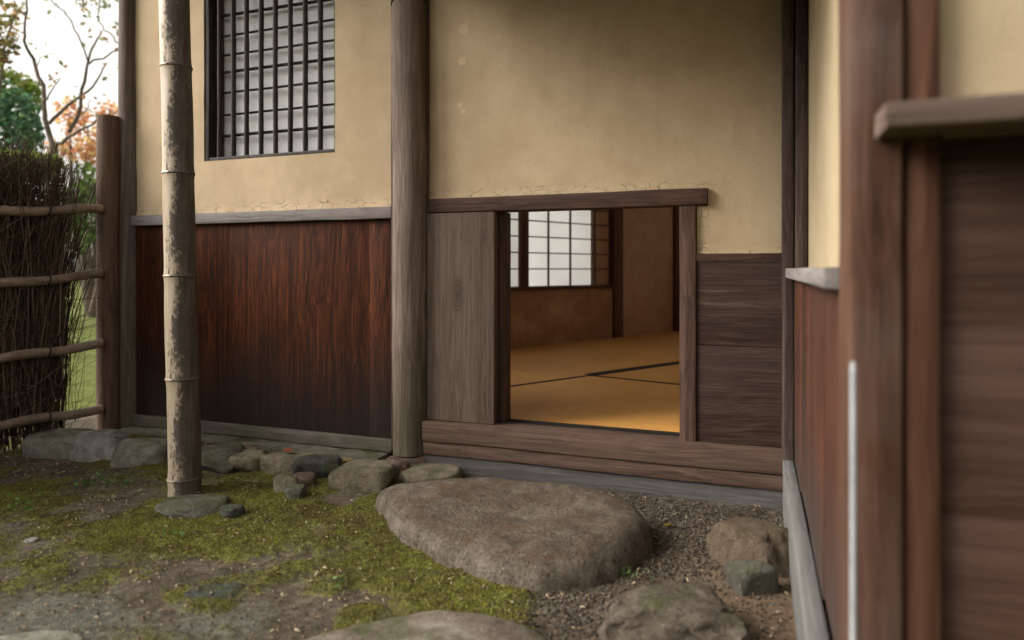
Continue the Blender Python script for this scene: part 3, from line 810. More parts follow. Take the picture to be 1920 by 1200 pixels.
def sheet(name, pts, zf, th, mat, parent):
    n = len(pts)
    V = [(x, y, zf(y)) for x, y in pts] + [(x, y, zf(y) + th) for x, y in pts]
    return mesh_obj(name, V, [tuple(range(n))[::-1], tuple(range(n, 2 * n))] + [(i, (i + 1) % n, (i + 1) % n + n, i + n) for i in range(n)], mat, parent, smooth=False)
for q in around_hole(poly):
    sheet('ceiling', q, lambda y: CEIL, 0.03, M['roofwood'], house)

# tatami: sheared to the seams one sees through the door
J = gnd(1098, 704, FZ)[:2]
e1 = gnd(1275, 678, FZ)[:2] - gnd(950, 722, FZ)[:2]; e1 /= np.linalg.norm(e1)
e2 = gnd(1275, 722, FZ)[:2] - gnd(1110, 705, FZ)[:2]; e2 /= np.linalg.norm(e2)
def clip_poly(pts, n, c):            # keep n.p >= c
    out = []
    for i in range(len(pts)):
        a, b = np.array(pts[i]), np.array(pts[(i + 1) % len(pts)])
        da, db = a @ n - c, b @ n - c
        if da >= 0: out.append(tuple(a))
        if da * db < 0: out.append(tuple(a + (b - a) * da / (da - db)))
    return out
HALF = [(np.array([0, 1.0]), WY + 0.069), (nv, nv @ A_ + 0.004), (np.array([-1.0, 0]), -(c1[0] - 0.01)), (-dv, -(dv @ c0 - 0.01))]
def prism(pts, z0, z1):
    pts = list(pts)
    ar = sum(pts[i][0] * pts[(i + 1) % len(pts)][1] - pts[(i + 1) % len(pts)][0] * pts[i][1] for i in range(len(pts)))
    if ar < 0: pts = pts[::-1]
    n = len(pts)
    return [(x, y, z0) for x, y in pts] + [(x, y, z1) for x, y in pts], [tuple(range(n))[::-1], tuple(range(n, 2 * n))] + [(i, (i + 1) % n, (i + 1) % n + n, i + n) for i in range(n)]
def region(a0, a1, b0, b1):
    q = [tuple(J + e1 * a + e2 * b) for a, b in ((a0, b0), (a1, b0), (a1, b1), (a0, b1))]
    for n, c in HALF: q = clip_poly(q, n, c) if len(q) > 2 else q
    return q
def mat_thing(label, rect, borders):
    q = region(*rect)
    V, F = prism(q, FZ - 0.055, FZ)
    o = mesh_obj('tatami_mat', V, F, M['tatami'], None, smooth=False)
    tag(o, label, 'tatami mat', 'tatami mats on the tea room floor')
    for b in borders:
        qb = region(*b)
        if len(qb) > 2:
            V, F = prism(qb, FZ + 0.0004, FZ + 0.0016)
            mesh_obj('border', V, F, M['cloth'], o, smooth=False)
g = 0.001; bw = 0.026
mat_thing('golden tatami mat nearest the entrance sill', (-1.75, -g, g, 1.5), [(-1.75, -g, g, bw), ])
mat_thing('golden tatami mat at the right, wedge between two dark borders', (g, 1.9, g, 1.5), [(g, 1.9, g, bw + 0.01), (g, bw, bw + 0.012, 1.5)])
mat_thing('tatami mat along the far wall below the plain plaster', (-0.07 + g, 3.4, -1.6, -g), [(0.03, 3.4, -bw - 0.008, -g)])
mat_thing('tatami mat at the left under the shoji window', (-1.9, -0.07 - g, -1.6, -g), [])
V, F = prism([tuple(p) for p in [(w0[0] + 0.05, WY + 0.076), (c1[0] - 0.01, WY + 0.076), (c1[0] - 0.01, c1[1] - 0.02), (c0[0] - 0.02, c0[1] - 0.04)]], 0.06, FZ - 0.0555)
mesh_obj('sub_floor', V, F, M['roofwood'], house, smooth=False)

# roof: main slope with deep eave, lower pent roof over the entrance
roof = thing('roof', 'low board roof with projecting eaves over the tea house walls', 'roof', (-1.1, WY, TOPZ))
def slope(name, x0, x1, y0, z0, y1, z1, th, mat, parent=roof):
    V = [(x0, y0, z0), (x1, y0, z0), (x1, y1, z1), (x0, y1, z1)]
    V = V + [(a, b, c + th) for a, b, c in V]
    return mesh_obj(name, V, [(3, 2, 1, 0), (4, 5, 6, 7), (0, 1, 5, 4), (1, 2, 6, 5), (2, 3, 7, 6), (3, 0, 4, 7)], mat, parent, smooth=False)
EAVE_Y, EAVE_Z = 1.48, 2.10
def roof_poly(name, pts, th=0.06):
    n = len(pts)
    V = [tuple(p) for p in pts] + [(p[0], p[1], p[2] + th) for p in pts]
    return mesh_obj(name, V, [tuple(range(n))[::-1], tuple(range(n, 2 * n))] + [(i, (i + 1) % n, (i + 1) % n + n, i + n) for i in range(n)], M['tile'], roof, smooth=False)
RK = 0.45
wofs = -nv * 0.14
def wl_at(y):                                     # roof edge just outside the shoji wall
    q = A_ + wofs
    return q[0] + dv[0] * (y - q[1]) / dv[1]
ridge = 3.9
for q in around_hole([(-2.62, EAVE_Y), (0.75, EAVE_Y), (0.75, ridge), (wl_at(ridge), ridge), (-2.62, 2.0)]):
    sheet('roof_slope', q, lambda y: EAVE_Z + RK * (y - EAVE_Y), 0.06, M['tile'], roof)
roof_poly('roof_slope', [(wl_at(ridge), ridge, EAVE_Z + RK * (ridge - EAVE_Y)), (0.75, ridge, EAVE_Z + RK * (ridge - EAVE_Y)), (0.75, 5.95, EAVE_Z + 0.2), (wl_at(5.95), 5.95, EAVE_Z + 0.2)])
PY, PZ = 1.10, 1.44
pent = slope('pent_roof', -1.10, 0.35, PY, PZ, WY - 0.075, PZ + 0.22, 0.035, M['tile'])
for x in np.arange(-1.02, 0.06, 0.26):
    P, F = timber_geo('y', PY + 0.03, WY - 0.005, (x - 0.016, x + 0.016), (0, 0.034), 0.004, 0.0005)
    P[:, 2] += PZ - 0.036 + (P[:, 1] - PY) * 0.22 / (WY - 0.075 - PY)
    mesh_obj('rafter', P, F, M['roofwood'], pent)
timber('eave_beam', roof, M['roofwood'], 'x', (-2.6, -1.0), (1.50, 1.575), (2.02, 2.09), 0.01)

# ------------------------------------------------------------------ side wing on the right
PHI = R(1.3)
wing = thing('side_wing', 'projecting side wing at the right with brown boards, pale plaster and blurred near post', 'building', (0.030, WY, 0), rotz=PHI)
def wt(name, mat, axis, a, u, v, bevel=0.003, jit=0.001, parent=None, step=0.05):
    P, F = timber_geo(axis, a[0], a[1], u, v, bevel, jit, step)
    return mesh_obj(name, P, F, mat, parent or wing, local=True)
wt('corner_post', M['corner_post'], 'z', (0.02, TOPZ), (-0.006, 0.022), (-0.088, 0.075), 0.006, 0.0025)
wt('corner_post', M['corner_post'], 'z', (0.02, TOPZ), (0.024, 0.056), (-0.092, 0.070), 0.006, 0.0025)
wt('plaster_wall', M['wing_plaster'], 'y', (-1.18, -0.04), (0.057, 0.12), (0.6575, TOPZ), 0.002, 0.0015)
wt('rail', M['batten_y'], 'y', (-1.175, -0.093), (0.0, 0.055), (0.633, 0.657), 0.002, 0.001)
for k in range(4):
    a = -0.093 - 0.27 * k
    wt('board', M['wing_board'], 'z', (0.151, 0.632), (0.022 + 0.002 * (k % 2), 0.05), (a - 0.2688, a - 0.0006), 0.002, 0.0012)
wt('base_board', M['wing_base'], 'y', (-1.175, -0.089), (-0.007, 0.021), (-0.05, 0.150), 0.004, 0.0015)
# near post and the wall that returns to the right
wt('post', M['wing_post'], 'z', (0.0, TOPZ), (0.0145, 0.0665), (-1.262, -1.176), 0.006, 0.002)
wt('post', M['wing_post2'], 'z', (0.0, TOPZ), (0.0680, 0.1015), (-1.256, -1.176), 0.006, 0.002)
zs = [-0.03, 0.19, 0.405, 0.60, 0.787]
for a, b in zip(zs[:-1], zs[1:]):
    wt('plank', M['wing_plank'], 'x', (0.1025, 1.25), (-1.243, -1.215), (a + 0.0003, b - 0.0003), 0.0015, 0.0006)
wt('ledge', M['ledge'], 'x', (0.040, 1.27), (-1.330, -1.2635), (0.790, 0.812), 0.002, 0.0025)
wt('ledge_board', M['ledge'], 'x', (0.103, 1.27), (-1.2630, -1.216), (0.788, 0.818), 0.003, 0.001)
wt('plaster_wall', M['wing_plaster'], 'x', (0.1025, 1.25), (-1.236, -1.18), (0.8185, TOPZ), 0.002, 0.0015)
wt('board_wall', M['wing_board'], 'y', (-1.2, 0.9), (1.2, 1.25), (-0.03, TOPZ), 0.002, 0)
P_, F_ = timber_geo('y', -1.6, 1.4, (-0.03, 1.5), (0, 0.06), 0.004, 0)
P_[:, 2] += TOPZ + 0.02 + 0.25 * (P_[:, 0] + 0.03)
mesh_obj('wing_roof', P_, F_, M['tile'], wing, local=True)

# thin white rod against the near post
rb = onplane(1600, 1150, (0, 0.775), (0, 1))
zt = onplane(1600, 678, (0, 0.775), (0, 1))[2]
rod = thing('white_rod', 'thin white rod standing upright against the left edge of the near post', 'rod', (rb[0], 0.775, 0))
P, F = tube_geo([(rb[0], 0.775, z) for z in np.linspace(-0.02, zt - 0.012, 8)], [0.0030] * 8, 12)
mesh_obj('shaft', P, F, M['white'], rod)
P, F = tube_geo([(rb[0], 0.775, zt - 0.0118 + 0.012 * t) for t in (0, 0.5, 0.85, 1)], [0.0030, 0.0029, 0.002, 0.0006], 12)
mesh_obj('tip', P, F, M['white'], rod)

# ------------------------------------------------------------------ bamboo post
bb = np.array([-1.613, 1.567, 0])
lean = RT * (-0.030 / 1.4)
def bamboo_mat():
    s = NT('old_bamboo')
    co = s.coord('Object', False)
    X = s.xyz(co)
    st = s.scl(co, (1, 1, 0.10))
    f = s.noise(st, 90.0, 4, 0.6)
    pale = s.ramp(f, [(0.35, (0.33, 0.25, 0.175)), (0.55, (0.45, 0.36, 0.27)), (0.72, (0.55, 0.47, 0.38))])
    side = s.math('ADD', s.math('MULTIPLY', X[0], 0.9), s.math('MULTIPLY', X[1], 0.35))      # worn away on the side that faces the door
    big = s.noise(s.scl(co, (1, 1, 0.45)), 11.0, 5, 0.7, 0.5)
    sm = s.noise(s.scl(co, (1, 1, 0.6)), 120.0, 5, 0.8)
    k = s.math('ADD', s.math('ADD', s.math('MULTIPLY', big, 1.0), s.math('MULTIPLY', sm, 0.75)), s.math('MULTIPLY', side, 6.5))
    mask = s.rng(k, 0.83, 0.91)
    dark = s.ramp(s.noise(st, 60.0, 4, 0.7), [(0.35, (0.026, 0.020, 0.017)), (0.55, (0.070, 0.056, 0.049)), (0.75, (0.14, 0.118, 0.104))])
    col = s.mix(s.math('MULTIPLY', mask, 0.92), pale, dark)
    fl = s.rng(s.noise(co, 130.0, 3, 0.7), 0.64, 0.70)
    col = s.mix(s.math('MULTIPLY', s.math('MULTIPLY', fl, mask), 0.6), col, (0.40, 0.33, 0.25))
    h = s.math('SUBTRACT', s.math('MULTIPLY', f, 0.4), s.math('MULTIPLY', mask, 0.8))
    return s.fin(col, s.rng(mask, 0, 1, 0.42, 0.75), s.bump(h, 0.4, 0.002), 0.35)
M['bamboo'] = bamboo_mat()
bam = thing('bamboo_post', 'thick mottled bamboo post standing on a mossy stone before the boarded wall', 'post', tuple(bb))
nodes = [0.045, 0.337, 0.637, 0.936, 1.247, 1.56, 1.87]
cuts = [-0.005] + nodes + [2.07]
for k, (z0, z1) in enumerate(zip(cuts[:-1], cuts[1:])):
    zz = [z0, z0 + 0.006, z0 + 0.02] + list(np.linspace(z0 + 0.05, z1 - 0.05, 6)) + [z1 - 0.02, z1 - 0.007, z1] if z1 - z0 > 0.12 else [z0, (z0 + z1) / 2, z1]
    rad = []
    for z in zz:
        r = 0.0452 - 0.0036 * z / 1.4
        e = min(z - z0, z1 - z)
        r *= 1 + 0.045 * math.exp(-(z - z0) / 0.012) + 0.055 * math.exp(-(z1 - z) / 0.010) - 0.02 * math.exp(-((e - 0.03) / 0.03) ** 2)
        rad.append(r)
    ang = 0.0015 * math.sin(k * 2.1)
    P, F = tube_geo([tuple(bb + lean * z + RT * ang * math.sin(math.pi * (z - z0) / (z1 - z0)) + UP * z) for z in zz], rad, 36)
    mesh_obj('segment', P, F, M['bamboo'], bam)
    if k > 0:
        r = 0.0452 - 0.0036 * z0 / 1.4
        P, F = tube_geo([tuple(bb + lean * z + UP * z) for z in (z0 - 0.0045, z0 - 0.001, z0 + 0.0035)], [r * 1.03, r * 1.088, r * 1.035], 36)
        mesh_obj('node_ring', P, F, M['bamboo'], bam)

# ------------------------------------------------------------------ rocks
def ico(sub):
    bm = bmesh.new()
    bmesh.ops.create_icosphere(bm, subdivisions=sub, radius=1.0)
    v = np.array([x.co[:] for x in bm.verts]); f = [tuple(x.index for x in q.verts) for q in bm.faces]
    bm.free()
    return v, f
ICO = {k: ico(k) for k in (1, 2, 4, 5)}
def rock_geo(c, ax, yaw, seed, cuts=10, flat=0.75, rough=0.14, sub=4, bury=0.45):
    """c: ground point under the middle, ax: half sizes (x, y) and height above ground"""
    v, f = ICO[sub]
    v = v.copy()
    rg = np.random.RandomState(seed)
    v = np.sign(v) * np.abs(v) ** 0.82
    for k in range(cuts):
        n = rg.normal(size=3); n /= np.linalg.norm(n)
        d = 0.60 + 0.25 * rg.rand()
        e = v @ n - d
        v = v - np.outer(np.where(e > 0, e * 0.82, 0), n)
    v = v + rough * np.stack([fbm(v, 1.3, 4, seed + i) for i in range(3)], 1) + rough * 0.38 * np.stack([fbm(v, 5.0, 3, seed + 7 + i) for i in range(3)], 1)
    v[:, 2] = np.where(v[:, 2] > flat * 0.72, flat * 0.72 + (v[:, 2] - flat * 0.72) * 0.35, v[:, 2])
    lo, hi = v.min(0), v.max(0)
    v = (v - (lo + hi) / 2) / ((hi - lo) / 2)
    ht = ax[2] / (1 - bury)
    v = v * [ax[0], ax[1], ht / 2] + [0, 0, ht / 2 - ht * bury]
    cs, sn = math.cos(yaw), math.sin(yaw)
    v = np.stack([v[:, 0] * cs - v[:, 1] * sn, v[:, 0] * sn + v[:, 1] * cs, v[:, 2]], 1) + np.array([c[0], c[1], 0])
    return v, f
EG = 'edging stones along the boarded wall'
def rock_px(box, mat, label, seed, deep=0.7, group=None, hmax=0.3, z0=0.0, name='rock', **kw):
    x0, y0, x1, y1 = box
    if group == EG:
        x0 -= 9; x1 += 9; y0 -= 2; y1 += 2; deep *= 1.15
    xc = (x0 + x1) / 2
    g0 = gnd(xc, y1, z0)
    t = (g0 - CAMP) @ FW
    half = (x1 - x0) / 2 * t / FPX
    b = half * deep
    dirv = np.array([g0[0], g0[1]]); dirv /= np.linalg.norm(dirv)
    c = g0[:2] + dirv * b
    tc = t + b
    h = CAM_H - (y0 - YH) / FPX * (tc + 0.3 * b) - z0
    h = min(max(h, 0.012), hmax)
    half = (x1 - x0) / 2 * tc / FPX
    v, f = rock_geo(c, (half, b, h), TH + kw.pop('yaw', 0.0), seed, **kw)
    v[:, 2] += z0
    o = mesh_obj(name, v, f, M[mat], None)
    return tag(o, label, 'rock', group)
EG = 'edging stones along the boarded wall'
rock_px((62, 803, 190, 857), 'rock_grey', 'flat grey-green edging stone at the foot of the brushwood fence', 101, 0.8, EG)
rock_px((140, 806, 247, 862), 'rock_pale', 'edging stone with a pale worn top below the fence post', 102, 0.7, EG)
rock_px((216, 820, 316, 873), 'rock_grey', 'rounded greenish edging stone just left of the bamboo post', 103, 0.65, EG, rough=0.09, cuts=6)
rock_px((366, 834, 450, 882), 'rock_green', 'dark moss-covered edging stone just right of the bamboo post', 104, 0.75, EG)
rock_px((438, 843, 503, 882), 'rock_tan', 'tan edging stone beside the moss-covered one', 105, 0.9, EG)
rock_px((494, 849, 585, 890), 'rock_tan', 'blocky tan edging stone left of the blue-grey one', 106, 0.7, EG)
rock_px((558, 854, 634, 897), 'rock_dark', 'angular blue-grey edging stone in the middle of the row', 107, 0.7, EG)
rock_px((628, 865, 733, 916), 'rock_tan', 'large rounded tan edging stone left of the wooden post', 108, 0.65, EG, rough=0.06, cuts=4)
rock_px((729, 861, 761, 901), 'rock_red', 'small upright reddish stone in front of the post footing', 109, 0.8, EG)
rock_px((758, 873, 858, 907), 'rock_tan', 'flat tan stone lying right of the post footing', 110, 0.6, EG, rough=0.05, cuts=3)
rock_px((718, 846, 812, 884), 'rock_red', 'flat footing stone carrying the weathered round post', 111, 0.75, None, hmax=0.05, flat=0.6)
rock_px((294, 914, 428, 970), 'rock_green', 'low mossy stone under the foot of the bamboo post', 112, 0.75, None, hmax=0.024, rough=0.05, cuts=3)
rock_px((510, 888, 562, 924), 'rock_tan', 'small ridged stone out in the moss, left one of a pair', 113, 0.8)
rock_px((548, 885, 592, 911), 'rock_red', 'small brownish stone behind the little green one', 114, 0.8)
rock_px((534, 907, 574, 936), 'rock_green', 'little green pointed stone out in the moss', 115, 0.8)
rock_px((411, 936, 458, 972), 'rock_dark', 'fist-sized dark grey stone in the moss right of the bamboo foot', 116, 0.8, hmax=0.028)
rock_px((1335, 940, 1490, 1085), 'rock_brown', 'earthy brown boulder in the corner against the side wing', 117, 0.95, hmax=0.085, rough=0.2, sub=5, bury=0.6)
rock_px((1362, 1044, 1457, 1120), 'rock_green', 'rounded grey-green rock in front of the brown corner boulder', 118, 0.7, rough=0.09, cuts=9, bury=0.55)
rock_px((1105, 1066, 1400, 1250), 'rock_rough', 'large rough-topped rock at the lower right', 119, 0.85, hmax=0.072, sub=5, rough=0.26, cuts=14, bury=0.6)
rock_px((350, 1078, 470, 1122), 'rock_dark', 'dark flat stone nearly buried in the moss', 120, 0.6, hmax=0.004, bury=0.8)
rock_px((-120, 1105, 135, 1260), 'rock_grey', 'grey flat stone set flush in the lower left corner', 121, 0.6, hmax=0.016, bury=0.7)
_c = gnd(782, 1260)
_v, _f = rock_geo(_c, (0.235, 0.130, 0.052), TH, 122, cuts=4, rough=0.06, sub=5, bury=0.5)
tag(mesh_obj('rock', _v, _f, M['rock_fore'], None), 'lichen-spotted stepping stone cut off by the bottom edge', 'rock')
rock_px((42, 1010, 72, 1024), 'rock_pale', 'small bluish pebble lying alone in the moss at left', 123, 0.8, hmax=0.015)
# second row: pieces lying on the ledge behind the edging stones
RB = 'small pieces wedged behind the edging stones'
for k, (bx, m_, lb) in enumerate([
        ((240, 808, 302, 824), 'brick', 'flat orange-brown tile shard left of the bamboo post'),
        ((207, 794, 262, 810), 'rock_red', 'flat brown shard at the foot of the corner post'),
        ((374, 822, 432, 836), 'brick', 'orange-brown tile shard right of the bamboo post'),
        ((436, 828, 500, 850), 'rock_tan', 'flat tan piece behind the tan edging stones'),
        ((498, 836, 548, 850), 'rock_red', 'thin brown shard left of the orange leaf'),
        ((560, 842, 606, 858), 'rock_red', 'thin brown shard right of the orange leaf'),
        ((600, 842, 650, 860), 'brick', 'orange-brown shard behind the blue-grey stone'),
        ((632, 854, 680, 872), 'rock_yellow', 'yellowish stone wedged behind the large rounded one'),
        ((676, 850, 724, 868), 'rock_tan', 'pale shard next to the post footing')]):
    rock_px(bx, m_, lb, 140 + k, 0.6, RB, hmax=0.04, sub=2, rough=0.08, z0=0.006, name='stone_shard')

# the big step stone
front = [gnd(*p)[:2] for p in ((698, 937), (722, 982), (793, 1038), (860, 1072), (912, 1097), (1007, 1116), (1080, 1108), (1126, 1096), (1190, 1066), (1222, 1040))]
back = [gnd(px, py, z)[:2] for px, py, z in ((1230, 990, 0.05), (1200, 947, 0.06), (1130, 924, 0.066), (1050, 907, 0.066), (960, 897, 0.066), (870, 893, 0.064), (800, 898, 0.055), (745, 910, 0.04))]
outl = np.array(front + back)
cen = outl.mean(0)
ang = np.unwrap(np.arctan2(*(outl - cen).T[::-1]))
rad = np.linalg.norm(outl - cen, axis=1)
NA, NR = 260, 90
aa = np.linspace(0, 2 * np.pi, NA, endpoint=False)
o_ = np.argsort(np.mod(ang, 2 * np.pi)); am = np.mod(ang, 2 * np.pi)[o_]; rm_ = rad[o_]
ra = np.interp(aa, np.concatenate([am - 2 * np.pi, am, am + 2 * np.pi]), np.tile(rm_, 3))
kern = np.array([1, 4, 6, 4, 1]) / 16.0
for _ in range(5):
    ra = np.convolve(np.concatenate([ra[-2:], ra, ra[:2]]), kern, 'valid')
ss = np.concatenate([np.linspace(0, 0.80, NR // 2, endpoint=False), 0.80 + 0.20 * np.sin(np.linspace(0, np.pi / 2, NR - NR // 2))])
V = [(cen[0], cen[1], 0.0)]
S_ = [0.0]
for s_ in ss[1:]:
    for a, r in zip(aa, ra):
        V.append((cen[0] + math.cos(a) * r * s_, cen[1] + math.sin(a) * r * s_, 0)); S_.append(s_)
V = np.array(V); S_ = np.array(S_)
hh = 0.066 + 0.010 * np.clip((V[:, 0] + 0.75) / 0.5, -1.0, 1.0) - 0.010 * np.clip((1.50 - V[:, 1]) / 0.2, -1, 1)
V[:, 2] = (hh + 0.03) * np.clip(1 - S_ ** 14.0, 0, 1) ** 0.55 - 0.03
V[:, 2] += (0.010 * fbm(V, 4, 4, 31) + 0.005 * fbm(V, 22, 4, 32)) * (S_ < 0.995)
out = (V[:, :2] - cen)
V[:, :2] += out * (0.022 * fbm(V, 9, 3, 33) * np.clip((S_ - 0.6) / 0.4, 0, 1))[:, None]
F = [(0, 1 + j, 1 + (j + 1) % NA) for j in range(NA)]
for i in range(NR - 2):
    b0 = 1 + i * NA; b1 = b0 + NA
    for j in range(NA):
        k = (j + 1) % NA
        F.append((b0 + j, b1 + j, b1 + k, b0 + k))
V = np.concatenate([V, [(cen[0], cen[1], -0.035)]])
last = 1 + (NR - 2) * NA
F += [(len(V) - 1, last + (j + 1) % NA, last + j) for j in range(NA)]
step = mesh_obj('step_stone', V, F, M['rock_step'], None)
tag(step, 'broad rounded granite step stone lying in front of the crawl-in entrance', 'stone')

# ------------------------------------------------------------------ moss, litter, gravel
def scatter_pts(n, seed, x=(-2.75, 0.1), y=(0.7, 2.05)):
    rg = np.random.RandomState(seed)
    return rg.uniform(*x, n), rg.uniform(*y, n), rg
def in_poly(px, py, poly):
    ins = np.zeros(len(px), bool)
    for (x0, y0), (x1, y1) in zip(poly, np.roll(poly, -1, 0)):
        c = ((y0 > py) != (y1 > py)) & (px < (x1 - x0) * (py - y0) / (y1 - y0 + 1e-12) + x0)
        ins ^= c
    return ins
stone_in = lambda x, y: in_poly(x, y, cen + (outl - cen) * 0.97)
def blades(n, seed):
    x, y, rg = scatter_pts(n, seed)
    m = moss_field(x, y)
    keep = (rg.rand(len(x)) < np.clip((m - 0.34) * 1.9, 0.0, 1)) & ~stone_in(x, y)
    x, y, m = x[keep], y[keep], m[keep]
    n = len(x)
    z = ground_z(x, y)
    h = rg.uniform(0.0010, 0.0036, n) * (0.6 + 0.7 * m)
    wd = rg.uniform(0.0012, 0.0026, n)
    a = rg.uniform(0, 2 * np.pi, n)
    tx, ty = rg.normal(0, 0.6, n) * h, rg.normal(0, 0.6, n) * h
    p0 = np.stack([x - np.cos(a) * wd, y - np.sin(a) * wd, z - 0.001], 1)
    p1 = np.stack([x + np.cos(a) * wd, y + np.sin(a) * wd, z - 0.001], 1)
    p2 = np.stack([x + tx, y + ty, z + h], 1)
    V = np.stack([p0, p1, p2], 1).reshape(-1, 3)
    F = np.arange(3 * n).reshape(-1, 3)
    pp = np.stack([x, y, 0 * x], 1)
    t = np.clip(0.42 + 0.6 * fbm(pp, 6, 3, 77) + 0.7 * fbm(pp, 38, 2, 79) + rg.normal(0, 0.22, n) + (m - 0.75) * 0.8, 0, 1)[:, None]
    col = (1 - t) * np.array([0.125, 0.095, 0.042]) + t * np.array([0.27, 0.285, 0.055])
    br = (rg.rand(n) < 0.22)[:, None]
    col = np.where(br, np.array([0.17, 0.12, 0.06]) * rg.uniform(0.5, 1.3, (n, 1)), col * rg.uniform(0.65, 1.25, (n, 1)))
    return V, F, col
V, F, col = blades(620000, 5)
mo = mesh_obj('moss', V, F, M['moss'], None, smooth=False)
set_tint(mo, col); mo['kind'] = 'stuff'
tag(mo, 'short olive-green moss covering the ground before the house', 'moss')

def chips(n, seed, region_w, zoff=None, size=(0.004, 0.017), pal=None):
    x, y, rg = scatter_pts(n, seed, y=(0.7, 2.03))
    k = rg.rand(n) < region_w(x, y)
    x, y = x[k], y[k]; n = len(x)
    z = ground_z(x, y) + 0.002 if zoff is None else zoff(x, y)
    L = rg.uniform(*size, n); W = L * rg.uniform(0.14, 0.45, n)
    a = rg.uniform(0, 2 * np.pi, n); tilt = rg.normal(0, 0.35, n)
    ca, sa = np.cos(a), np.sin(a)
    d = np.stack([ca * np.cos(tilt), sa * np.cos(tilt), np.sin(tilt)], 1) * L[:, None] / 2
    s = np.stack([-sa, ca, rg.normal(0, 0.3, n)], 1) * W[:, None] / 2
    c = np.stack([x, y, z + np.abs(np.sin(tilt)) * L / 2], 1)
    up = np.stack([0 * x, 0 * x, 0.25 * W + 0.0006], 1)
    V = np.stack([c - d, c + s + up, c + d, c - s + up, c + up * 2.2], 1).reshape(-1, 3)
    b = np.arange(n)[:, None] * 5
    F = np.concatenate([b + [0, 3, 4], b + [3, 2, 4], b + [2, 1, 4], b + [1, 0, 4]], 1).reshape(-1, 3)
    pal = np.array(pal)
    col = pal[rg.randint(0, len(pal), n)] * rg.uniform(0.6, 1.3, (n, 1))
    return V, F, np.repeat(col, 4, 0)
PAL = [(0.10, 0.062, 0.035), (0.17, 0.115, 0.065), (0.26, 0.195, 0.12), (0.055, 0.036, 0.024), (0.33, 0.27, 0.185), (0.14, 0.085, 0.05)]
V, F, col = chips(30000, 8, lambda x, y: np.clip(0.16 + 0.6 * np.clip(0.55 - moss_field(x, y), 0, 1), 0, 1) * ~stone_in(x, y) * np.where(x > -0.42, 0.35, 1.0), pal=PAL)
li = mesh_obj('leaf_litter', V, F, M['litter'], None, smooth=False); set_tint(li, col); li['kind'] = 'stuff'
tag(li, 'fine brown leaf and twig litter scattered over soil and moss', 'litter')
# gravel: small rounded grains right of the step stone
def gravel(n, seed):
    x, y, rg = scatter_pts(n, seed, x=(-0.75, 0.03), y=(0.85, 2.0))
    wgt = np.clip(pblob(x, y, 1300, 985, 0.19) * 1.3 + pblob(x, y, 1090, 1150, 0.11) * 1.3 + pblob(x, y, 1240, 1050, 0.12) + 0.8 * (y > 1.88) + 0.25 * pblob(x, y, 1430, 1160, 0.2), 0, 1)
    k = (rg.rand(n) < wgt) & ~stone_in(x, y)
    x, y = x[k], y[k]
    bv, bf = ICO[1]
    G, F, cols = [], [], []
    z = ground_z(x, y)
    for i in range(len(x)):
        s = rg.uniform(0.0014, 0.0040)
        sc_ = np.array([1, rg.uniform(0.6, 1.1), rg.uniform(0.4, 0.8)]) * s
        a = rg.uniform(0, 6.28)
        v = bv * (1 + rg.uniform(-0.22, 0.22, (len(bv), 1))) * sc_
        v = np.stack([v[:, 0] * math.cos(a) - v[:, 1] * math.sin(a), v[:, 0] * math.sin(a) + v[:, 1] * math.cos(a), v[:, 2]], 1)
        G.append(v + [x[i], y[i], z[i] + s * 0.3])
        F.append(np.array(bf) + 12 * i)
        c = 0.7 * np.array([(0.11, 0.085, 0.062), (0.065, 0.050, 0.038), (0.15, 0.12, 0.09), (0.04, 0.032, 0.025), (0.22, 0.185, 0.15)][rg.randint(5)]) * rg.uniform(0.6, 1.1)
        cols.append(np.repeat(c[None], len(bf), 0))
    return np.concatenate(G), np.concatenate(F), np.concatenate(cols)
V, F, col = gravel(26000, 12)
gr = mesh_obj('gravel', V, F, M['litter'], None, smooth=False); set_tint(gr, col); gr['kind'] = 'stuff'
tag(gr, 'dark fine gravel and debris right of the step stone', 'gravel')

# little weeds
def leaf_quads(centers, size, rg, up=0.5, pal=None, elong=1.6):
    n = len(centers)
    a = rg.uniform(0, 2 * np.pi, n); t = rg.normal(0, up, n)
    d = np.stack([np.cos(a) * np.cos(t), np.sin(a) * np.cos(t), np.sin(t)], 1)
    s = np.cross(d, rg.normal(size=(n, 3))); s /= np.linalg.norm(s, axis=1)[:, None]
    L = size * rg.uniform(0.6, 1.3, n)[:, None]
    c = np.asarray(centers)
    nrm = np.cross(d, s)
    V = np.stack([c - d * L * 0.5, c + s * L / elong / 2 + nrm * L * 0.06, c + d * L * 0.5, c - s * L / elong / 2 + nrm * L * 0.06], 1).reshape(-1, 3)
    b = np.arange(n)[:, None] * 4
    F = np.concatenate([b + [0, 1, 2], b + [0, 2, 3]], 1).reshape(-1, 3)
    pal = np.array(pal)
    col = pal[rg.randint(0, len(pal), n)] * rg.uniform(0.7, 1.25, (n, 1))
    return V, F, np.repeat(col, 2, 0)
WG = 'tiny weeds growing in the moss'
